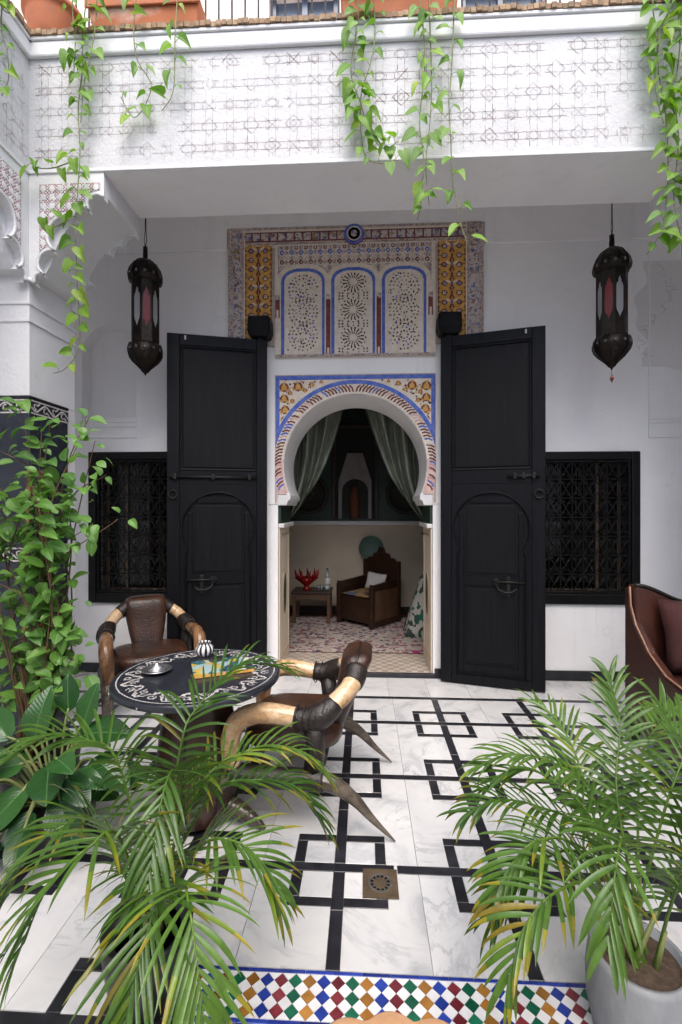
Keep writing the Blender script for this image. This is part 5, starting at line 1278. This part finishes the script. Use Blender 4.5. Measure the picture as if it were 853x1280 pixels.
V = {'A':[(-1.722, 4.87), (-1.745, 4.68), (-1.764, 4.54), (-1.769, 4.289), (-1.784, 4.038), (-1.769, 3.786), (-1.784, 3.535), (-1.805, 3.285), (-1.784, 2.982), (-1.79, 2.681), (-1.8, 2.53), (-1.867, 2.421), (-1.94, 2.392)],
'A1':[(-1.66, 4.87), (-1.68, 4.6), (-1.70, 4.38), (-1.74, 4.2), (-1.76, 3.95)], 'A4':[(-1.80, 4.87), (-1.81, 4.66), (-1.80, 4.45), (-1.81, 4.25)],
'A2':[(-1.779, 3.711), (-1.914, 3.666), (-2.018, 3.669), (-2.081, 3.707)], 'A3':[(-1.816, 3.325), (-1.899, 3.287), (-1.992, 3.29)],
'B':[(-1.424, 4.85), (-1.424, 4.722), (-1.424, 4.522), (-1.414, 4.347), (-1.343, 4.219), (-1.322, 4.158), (-1.383, 4.046), (-1.45, 3.999), (-1.511, 4.101)],
'C':[(-1.16, 4.85), (-1.17, 4.46), (-1.175, 4.211), (-1.19, 4.087), (-1.251, 4.015)],
'D':[(-0.036, 4.85), (-0.036, 4.647), (-0.046, 4.452), (-0.075, 4.21), (-0.017, 4.012), (0.032, 3.839), (0.119, 3.739), (0.201, 3.76)],
'D2':[(0.032, 4.85), (0.071, 4.495), (0.037, 4.253), (-0.027, 4.012), (-0.002, 3.719), (0.071, 3.628), (0.168, 3.63), (0.226, 3.71)],
'E':[(0.312, 4.85), (0.351, 4.432), (0.36, 4.189), (0.341, 3.9), (0.36, 3.657), (0.346, 3.415), (0.327, 3.294)],
'E2':[(0.384, 4.85), (0.399, 4.333), (0.408, 4.09), (0.389, 3.849), (0.375, 3.608), (0.389, 3.365)],
'F':[(0.543, 4.85), (0.538, 4.374), (0.528, 4.133), (0.504, 3.989), (0.519, 3.747), (0.533, 3.53), (0.557, 3.36), (0.585, 3.238), (0.619, 3.126)],
'G':[(1.812, 4.85), (1.812, 4.546), (1.744, 4.361), (1.73, 4.126), (1.757, 3.888), (1.78, 3.651), (1.794, 3.415), (1.739, 3.18), (1.666, 3.05)],
'G2':[(1.872, 4.85), (1.849, 4.262), (1.821, 3.98), (1.84, 3.696), (1.812, 3.367), (1.849, 3.13), (1.858, 3.012)],
'G3':[(1.70, 4.85), (1.684, 4.459), (1.712, 4.268), (1.698, 4.033), (1.744, 3.794)],
'G4':[(1.92, 4.85), (1.90, 4.4), (1.89, 4.0), (1.90, 3.7), (1.91, 3.4)],
'H':[(-2.073, 4.75), (-2.073, 4.496), (-2.083, 4.311), (-2.044, 4.17), (-2.054, 4.031), (-2.073, 3.916)], 'H2':[(-2.112, 4.6), (-2.09, 4.451), (-2.044, 4.401), (-2.025, 4.424)]}
vine('longest trailing pothos vine, hanging past the corner bracket on the left', [V['A'], V['A1'], V['A4'], V['A2'], V['A3']], 21, dens=.056, size=.09)
vine('short pothos vine curling back up under the left flower box', [V['B']], 22, dens=.10, size=.085)
vine('thin short pothos vine at the right end of the left flower box', [V['C']], 23, dens=.085, size=.082)
vine('bushy double pothos vine at the left end of the middle flower box', [V['D'], V['D2']], 24, dens=.05, size=.092)
vine('pair of pothos stems hanging below the middle of the centre flower box', [V['E'], V['E2']], 25, dens=.066, size=.085)
vine('single pothos stem hanging to the tiled panel, right of the paired stems', [V['F']], 26, dens=.095, size=.088)
vine('dense pothos vine hanging at the upper right edge', [V['G'], V['G2'], V['G3'], V['G4']], 27, dens=.050, size=.092)
vine('short pothos vine at the upper left edge', [V['H'], V['H2']], 28, dens=.06, size=.09, xy=lambda x, z, k: (x - .0, 2.6 + k, z))

# climbing plant on bamboo canes against the corner pillar
rg = random.Random(5)
cl = thing('climbing_plant', 'leafy climbing plant on bamboo canes in front of the corner pillar', 'plant', (-1.72, 2.38, 0))
for x, y, lean in ((-.02, .03, .03), (.05, -.02, -.02), (-.10, 0, .05)):
    MB().tube([(x, y, .15), (x + lean * .5, y, .9), (x + lean, y, 1.75)], .013, 8).build('bamboo_cane', 'bamboo', cl, smooth=True)
MB().lathe([(.13, 0), (.17, .02), (.20, .26), (.205, .28), (.185, .28), (.18, .24), (0, .235)], 28).build('pot', 'pot_black', cl, smooth=True)
shoots = []
for k in range(27):
    a = rg.uniform(-1.2, 1.2); zt = rg.uniform(.65, 1.95); spread = rg.uniform(.08, .32) * (1.25 if zt > 1.2 else 1)
    p0 = Vector((rg.uniform(-.06, .06), rg.uniform(-.04, .04), .25)); mid = Vector((rg.uniform(-.20, .18), rg.uniform(-.12, .08), zt * rg.uniform(.55, .8)))
    tip = Vector((math.sin(a) * spread * 1.6 - .02, -abs(math.cos(a)) * spread * .7, zt)); shoots.append((p0, mid, tip))
random.seed(4); extra = []
shoots = [(Vector((0, 0, .25)), Vector((.05, 0, 1.2)), Vector((.22, -.05, 1.55))), (Vector((0, 0, .25)), Vector((.12, -.02, 1.45)), Vector((.40, -.06, 1.72))), (Vector((0, 0, .25)), Vector((.12, 0, 1.6)), Vector((.30, -.04, 2.02))), (Vector((0, 0, .25)), Vector((-.02, 0, 1.6)), Vector((-.08, -.04, 2.10))), (Vector((0, 0, .25)), Vector((.05, -.05, 1.5)), Vector((.12, -.08, 2.0))),
           (Vector((0, 0, .25)), Vector((.08, -.05, .6)), Vector((.34, -.10, .72))), (Vector((0, 0, .25)), Vector((.12, -.05, .9)), Vector((.28, -.10, .86)))] + shoots
tips = Vector((0, 0, 0)); nleaf = 0
for p0, mid, tip in shoots:
    sm = bez([p0, mid, tip], 14)
    MB().tube(sm, [.006 - .0042 * i / len(sm) for i in range(len(sm))], 5).build('stem', 'stem_brown', cl, smooth=True)
    for i in range(8, len(sm), 2):
        small = nleaf >= 290 or rg.random() < .45
        for s in (-1, 1):
            if rg.random() < .18 or sm[i].z < .5: continue
            d = (sm[i] - sm[i - 1]).normalized(); sd = d.cross(Vector((0, -1, .3))).normalized()
            st = sm[i] + sd * s * .018 + Vector((0, -.01, 0))
            dr_ = sd * s * rg.uniform(.3, 1) + d * rg.uniform(-.3, .7) + Vector((rg.uniform(-.5, .5), -rg.uniform(-.1, .8), -rg.uniform(-.25, .5)))
            nm = Vector((rg.uniform(-.4, .4), -rg.uniform(.2, .8), rg.uniform(.5, 1)))
            if small: extra.append((rg.choice(CLI), st + Vector((rg.uniform(-.05, .05), rg.uniform(-.05, .05), rg.uniform(-.05, .05))), dr_, nm, rg.uniform(.035, .062))); continue
            place_leaf('leaf', rg.choice(CLI), cl, st, dr_, nm, rg.uniform(.060, .105), rg, (0, 0, 0)); nleaf += 1

em = MB()                                                     # the small leaves between, too many to count
for me, pos, d, nrm, s_ in extra:
    y = Vector(d).normalized(); z = Vector(nrm); z = (z - y * z.dot(y)).normalized(); x = y.cross(z)
    em.add([pos + (x * v.co.x + y * v.co.y + z * v.co.z) * s_ for v in me.vertices], [tuple(q.vertices) for q in me.polygons])
tag(em.build('small_leaves', 'leaf_climber_small', cl, recalc=False, smooth=True), kind='stuff')
# broad-leaved plant at the left
rg = random.Random(12)
bp = thing('broad_leaved_plant', 'broad-leaved green plant at the left, behind the palm', 'plant', (-1.42, 2.08, 0))
MB().lathe([(.12, 0), (.15, .02), (.17, .20), (.175, .22), (.155, .22), (.15, .19), (0, .185)], 28).build('pot', 'pot_black', bp, smooth=True)
def broad_leaf(x, y, z, dx, dy, dz, nx, ny, nz, L):
    pos = Vector((x, y, z)); b = Vector((x * .15, y * .15, .19))
    MB().tube(bez([b, b.lerp(pos, .55) + Vector((0, 0, .08)), pos], 6), .006, 6).build('leaf_stalk', 'stem_green', bp, smooth=True)
    place_leaf('leaf', rg.choice(BRO), bp, pos, (dx, dy, dz), (nx, ny, nz), L * .72, rg, (0, 0, 0))
for (x, y, z, dx, dy, dz, nx, ny, nz, L) in (
    (-.06, -.05, .52, .10, -.1, .75, .1, -1, .55, .27), (.12, .02, .55, .12, .1, .7, -.3, -.9, .3, .25), (.16, -.02, .52, .75, -.2, .25, -.1, -.6, 1, .30), (-.22, -.02, .50, -.5, .1, .5, .3, -.8, .6, .26), (-.10, -.10, .42, -.8, -.4, .0, 0, -.5, 1, .30),
    (.05, -.12, .42, .35, -.6, -.1, .1, -.7, 1, .28), (.22, -.05, .42, .8, -.3, -.25, .2, -.5, 1, .28), (-.05, -.15, .33, -.35, -.6, -.4, 0, -.8, .8, .28), (-.18, -.05, .36, -.9, -.2, -.3, -.2, -.6, 1, .26), (.12, -.15, .30, .5, -.5, -.5, .2, -.8, .6, .26),
    (0, -.18, .25, .05, -.6, -.6, 0, -.8, .6, .24), (-.20, -.12, .22, -.6, -.5, -.4, -.2, -.7, .8, .24), (.02, .06, .60, -.2, .2, .7, 0, -.9, .4, .22), (.26, .0, .34, .9, .0, -.1, .1, -.5, 1, .26), (-.28, -.15, .40, -.7, -.3, .3, .2, -.8, .7, .24), (-.12, -.2, .14, -.3, -.7, -.2, 0, -.6, 1, .22)):
    broad_leaf(x, y, z, dx, dy, dz, nx, ny, nz, L)
for k in range(24):
    a = rg.uniform(0, 2 * math.pi); r_ = rg.uniform(.10, .34); z = rg.uniform(.12, .5)
    broad_leaf(r_ * math.cos(a) - .05, r_ * math.sin(a) * .8 - .05, z, math.cos(a), math.sin(a), rg.uniform(-.5, .35), rg.uniform(-.3, .3), -.6, 1, rg.uniform(.17, .27))
# feather palms
def frond(par, loc0, base, path, rg, n=22, ll=.155, wd=.0064, young=False, age=0.0):
    pts = [Vector(base)] + [Vector(p) for p in path]; sm = bez(pts, 12); N = len(sm)
    ln = [0]
    for a, b in zip(sm[:-1], sm[1:]): ln.append(ln[-1] + (b - a).length)
    T = ln[-1]
    def at(s):
        s = min(max(s, 0), T - 1e-6); i = next(k for k in range(N - 1) if ln[k + 1] > s); return sm[i].lerp(sm[i + 1], (s - ln[i]) / (ln[i + 1] - ln[i])), (sm[i + 1] - sm[i]).normalized()
    mb = MB(); wear = []
    q = Vector(loc0)
    mb.tube([p - q for p in sm], [.0055 - .0042 * i / N for i in range(N)], 6); wear += [(1.5, 1.35, .9)] * len(mb.f)
    s0 = T * .40; 
    for k in range(n):
        u = k / (n - 1); s = s0 + (T - s0) * u
        pos, d = at(s); up_ = Vector((0, 0, 1)); sd = d.cross(up_)
        if sd.length < .25: sd = d.cross(Vector((0, -1, 0)))
        sd.normalize(); nr = sd.cross(d).normalized()
        for sg in (-1, 1):
            a = R(68 - 46 * u + rg.uniform(-7, 7)); 
            if young: a *= .25
            L = ll * (.55 + .75 * math.sin(math.pi * (.18 + .72 * u))) * rg.uniform(.85, 1.1)
            dv = (d * math.cos(a) + sd * sg * math.sin(a) + nr * (.28 + rg.uniform(-.1, .1))).normalized()
            cur = pos.copy(); nseg = 6; w0 = wd * rg.uniform(.8, 1.15); rowv = []; droop = rg.uniform(.7, 2.0); tw = rg.uniform(-.5, .5)
            wv = dv.cross(nr).normalized()
            brown = rg.random(); yel = rg.random() < .01 + .05 * age
            for i in range(nseg + 1):
                t = i / nseg; w = w0 * (math.sin(math.pi * (.12 + .88 * t)) ** .6 if t < 1 else .02) 
                fold = nr * w * .45; wq = (wv + nr * tw * t).normalized()
                rowv += [cur - wq * w + fold - q, cur - q, cur + wq * w + fold - q]
                dv = (dv + Vector((0, 0, -1)) * .13 * droop * (t + .35)).normalized(); cur = cur + dv * (L / nseg)
            fs = []
            for i in range(nseg):
                for j in (0, 1): c = i * 3 + j; fs.append((c, c + 1, c + 4, c + 3)); 
                t = (i + 1) / nseg; g_ = rg.uniform(.85, 1.15)
                wc = (g_, g_, g_)
                if yel: wc = (1.9 * g_, 1.4 * g_, .9)
                if brown < .22 + .3 * age and t > .85 - .1 * age: wc = (3.0 * g_, 1.3 * g_, .8)
                elif brown < .05 + .08 * age and t > .6: wc = (2.0, 1.4, .7)
                if brown < .004 + .012 * age: wc = (2.6 * g_, 1.0 * g_, .9)
                wear += [wc, wc]
            mb.add(rowv, fs)
    me = mb.mesh('frond', 'leaf_palm', recalc=False, smooth=True)
    at_ = me.color_attributes.new('wear', 'FLOAT_COLOR', 'CORNER')
    colr = np.ones((len(me.loops), 4), np.float32)
    for pi, pg in enumerate(me.polygons): colr[pg.loop_start:pg.loop_start + pg.loop_total, :3] = wear[pi] if pi < len(wear) else (1, 1, 1)
    at_.data.foreach_set('color', colr.ravel())
    return obj('frond', me, par)
def palm(label, loc, fronds, seed, potf, ztop, **kw):
    rg = random.Random(seed); t = thing('potted_palm', label, 'palm', loc); potf(t)
    for k, path in enumerate(fronds):
        a = 2 * math.pi * k / len(fronds); b = (loc[0] + .035 * math.cos(a), loc[1] + .035 * math.sin(a), ztop - .02)
        frond(t, loc, b, path, rg, age=1.0 if path[-1][2] < .60 else .15, **kw)
        MB().tube([Vector(b) - Vector(loc) - Vector((0, 0, .03)), Vector(b).lerp(Vector(path[0]), .45) - Vector(loc)], [.010, .005], 6).build('leaf_sheath', 'stem_green', t, smooth=True)
    return t
LP = [
     [(-0.625, 1.55, 0.722), (-0.591, 1.65, 0.844), (-0.473, 1.75, 0.95), (-0.328, 1.8, 0.927)] ,
     [(-0.562, 1.4, 0.656), (-0.545, 1.3, 0.803), (-0.537, 1.2, 0.761), (-0.529, 1.12, 0.625)] ,
     [(-0.806, 1.5, 0.691), (-0.915, 1.5, 0.781), (-1.017, 1.45, 0.816), (-1.124, 1.4, 0.75)] ,
     [(-0.799, 1.35, 0.608), (-0.863, 1.28, 0.642), (-0.934, 1.25, 0.582), (-0.968, 1.22, 0.494)] ,
     [(-0.538, 1.5, 0.633), (-0.404, 1.6, 0.708), (-0.258, 1.65, 0.694), (-0.16, 1.68, 0.594)] ,
     [(-0.494, 1.45, 0.626), (-0.352, 1.5, 0.665), (-0.23, 1.52, 0.63), (-0.158, 1.52, 0.541)] ,
     [(-0.496, 1.35, 0.536), (-0.391, 1.32, 0.596), (-0.305, 1.3, 0.568), (-0.245, 1.28, 0.475)] ,
     [(-0.587, 1.3, 0.524), (-0.509, 1.12, 0.597), (-0.507, 1.03, 0.527), (-0.518, 0.99, 0.434)] ,
     [(-0.484, 1.2, 0.552), (-0.414, 1.08, 0.615), (-0.373, 1.02, 0.543), (-0.344, 0.99, 0.427)] ,
     [(-0.846, 1.6, 0.691), (-0.971, 1.72, 0.761), (-1.131, 1.8, 0.795)] ,
     [(-0.774, 1.6, 0.636), (-0.799, 1.75, 0.721), (-0.902, 1.9, 0.766)] ,
     [(-0.645, 1.2, 0.673), (-0.671, 1.1, 0.723), (-0.737, 1.05, 0.664), (-0.772, 1.02, 0.56)] ,
]
RP = [
     [(0.845, 1.6, 0.574), (0.933, 1.75, 0.761), (0.947, 1.85, 0.9)] ,
     [(0.775, 1.6, 0.559), (0.664, 1.65, 0.662), (0.517, 1.66, 0.686), (0.412, 1.66, 0.644)] ,
     [(0.702, 1.5, 0.519), (0.554, 1.52, 0.595), (0.422, 1.5, 0.624), (0.332, 1.48, 0.596)] ,
     [(0.632, 1.4, 0.54), (0.495, 1.34, 0.613), (0.405, 1.3, 0.573), (0.357, 1.27, 0.508)] ,
     [(0.62, 1.28, 0.532), (0.483, 1.2, 0.581), (0.387, 1.15, 0.531), (0.345, 1.12, 0.443)] ,
     [(0.714, 1.3, 0.552), (0.619, 1.15, 0.753), (0.551, 1.05, 0.76), (0.512, 1.0, 0.655)] ,
     [(0.765, 1.28, 0.591), (0.743, 1.15, 0.757), (0.737, 1.05, 0.759), (0.726, 1.0, 0.665)] ,
     [(0.945, 1.5, 0.64), (1.111, 1.6, 0.821), (1.224, 1.65, 0.909)] ,
     [(0.926, 1.35, 0.644), (0.916, 1.35, 0.822), (0.872, 1.42, 0.959)] ,
     [(0.601, 1.2, 0.546), (0.506, 1.1, 0.6), (0.445, 1.05, 0.553), (0.41, 1.02, 0.495)] ,
     [(0.675, 1.15, 0.602), (0.628, 1.05, 0.632), (0.609, 1.0, 0.577), (0.606, 0.98, 0.515)] ,
     [(0.782, 1.7, 0.581), (0.76, 1.85, 0.71), (0.711, 1.95, 0.745)] ,
     [(0.947, 1.65, 0.656), (1.12, 1.8, 0.757), (1.243, 1.9, 0.777)] ,
]

def pot_l(t):
    MB().lathe([(.09, 0), (.11, .01), (.135, .17), (.138, .225), (.128, .225), (.124, .20), (0, .195)], 36).build('pot', 'pot_black', t, smooth=True)
    MB().lathe([(0, .199), (.122, .199)], 24).build('soil', 'soil', t, recalc=False)
def pot_r(t):
    MB().lathe([(.105, 0), (.118, .01), (.135, .09), (.138, .16), (.130, .235), (.127, .252), (.114, .252), (.112, .225), (0, .222)], 40).build('pot', 'pot_grey', t, smooth=True)
    MB().lathe([(0, .236), (.06, .232), (.1125, .228)], 24).build('soil', 'soil', t, recalc=False)
RP2 = [[(.66, 1.42, .50), (.52, 1.36, .55), (.42, 1.33, .50), (.36, 1.31, .42)], [(.72, 1.5, .56), (.60, 1.58, .66), (.50, 1.6, .66), (.42, 1.6, .60)], [(.70, 1.25, .50), (.60, 1.12, .55), (.52, 1.05, .47), (.48, 1.02, .38)], [(.86, 1.3, .56), (.93, 1.22, .66), (1.0, 1.16, .62)]]
palm('feathery palm in a black pot at the lower left', (-.69, 1.456, 0), [LP[k] for k in (0, 1, 2, 3, 4, 5, 6, 7, 8, 11)], 31, pot_l, .20, n=25)
palm('feathery palm in a grey pot at the lower right', (.80, 1.405, 0), [RP[k] for k in (0, 1, 2, 3, 4, 5, 7, 8, 11, 12)] + RP2[:2] + RP2[3:], 33, pot_r, .22, wd=.0066, ll=.135)

# ------------------------------------------------------------------ look-alikes share a group
GROUPS = {'corner_pillar': 'pillars of the loggia', 'scalloped_bracket': 'scalloped brackets under the parapet', 'carved_parapet': 'parapets round the court', 'gallery_wall': 'side gallery walls', 'room_side_wall': 'end walls of the inner room', 'flower_box': 'terracotta boxes on the parapet', 'wooden_door': 'pair of tall black doors', 'pivot_block': 'pivot blocks above the doors', 'grilled_window': 'grilled windows beside the doors', 'hanging_lantern': 'lanterns hanging in the loggia', 'carved_roundel': 'roundels on the green wall', 'inner_shutter': 'pair of half shutters', 'curtain': 'pair of satin curtains', 'drinking_glass': 'glasses on the side table', 'horn_chair': 'horn chairs round the table', 'trailing_vine': 'vines trailing from the parapet', 'potted_palm': 'potted palms in the foreground'}
for o in list(sc.objects):
    k = o.name.split('.')[0]
    if o.parent is None and k in GROUPS: o['group'] = GROUPS[k]
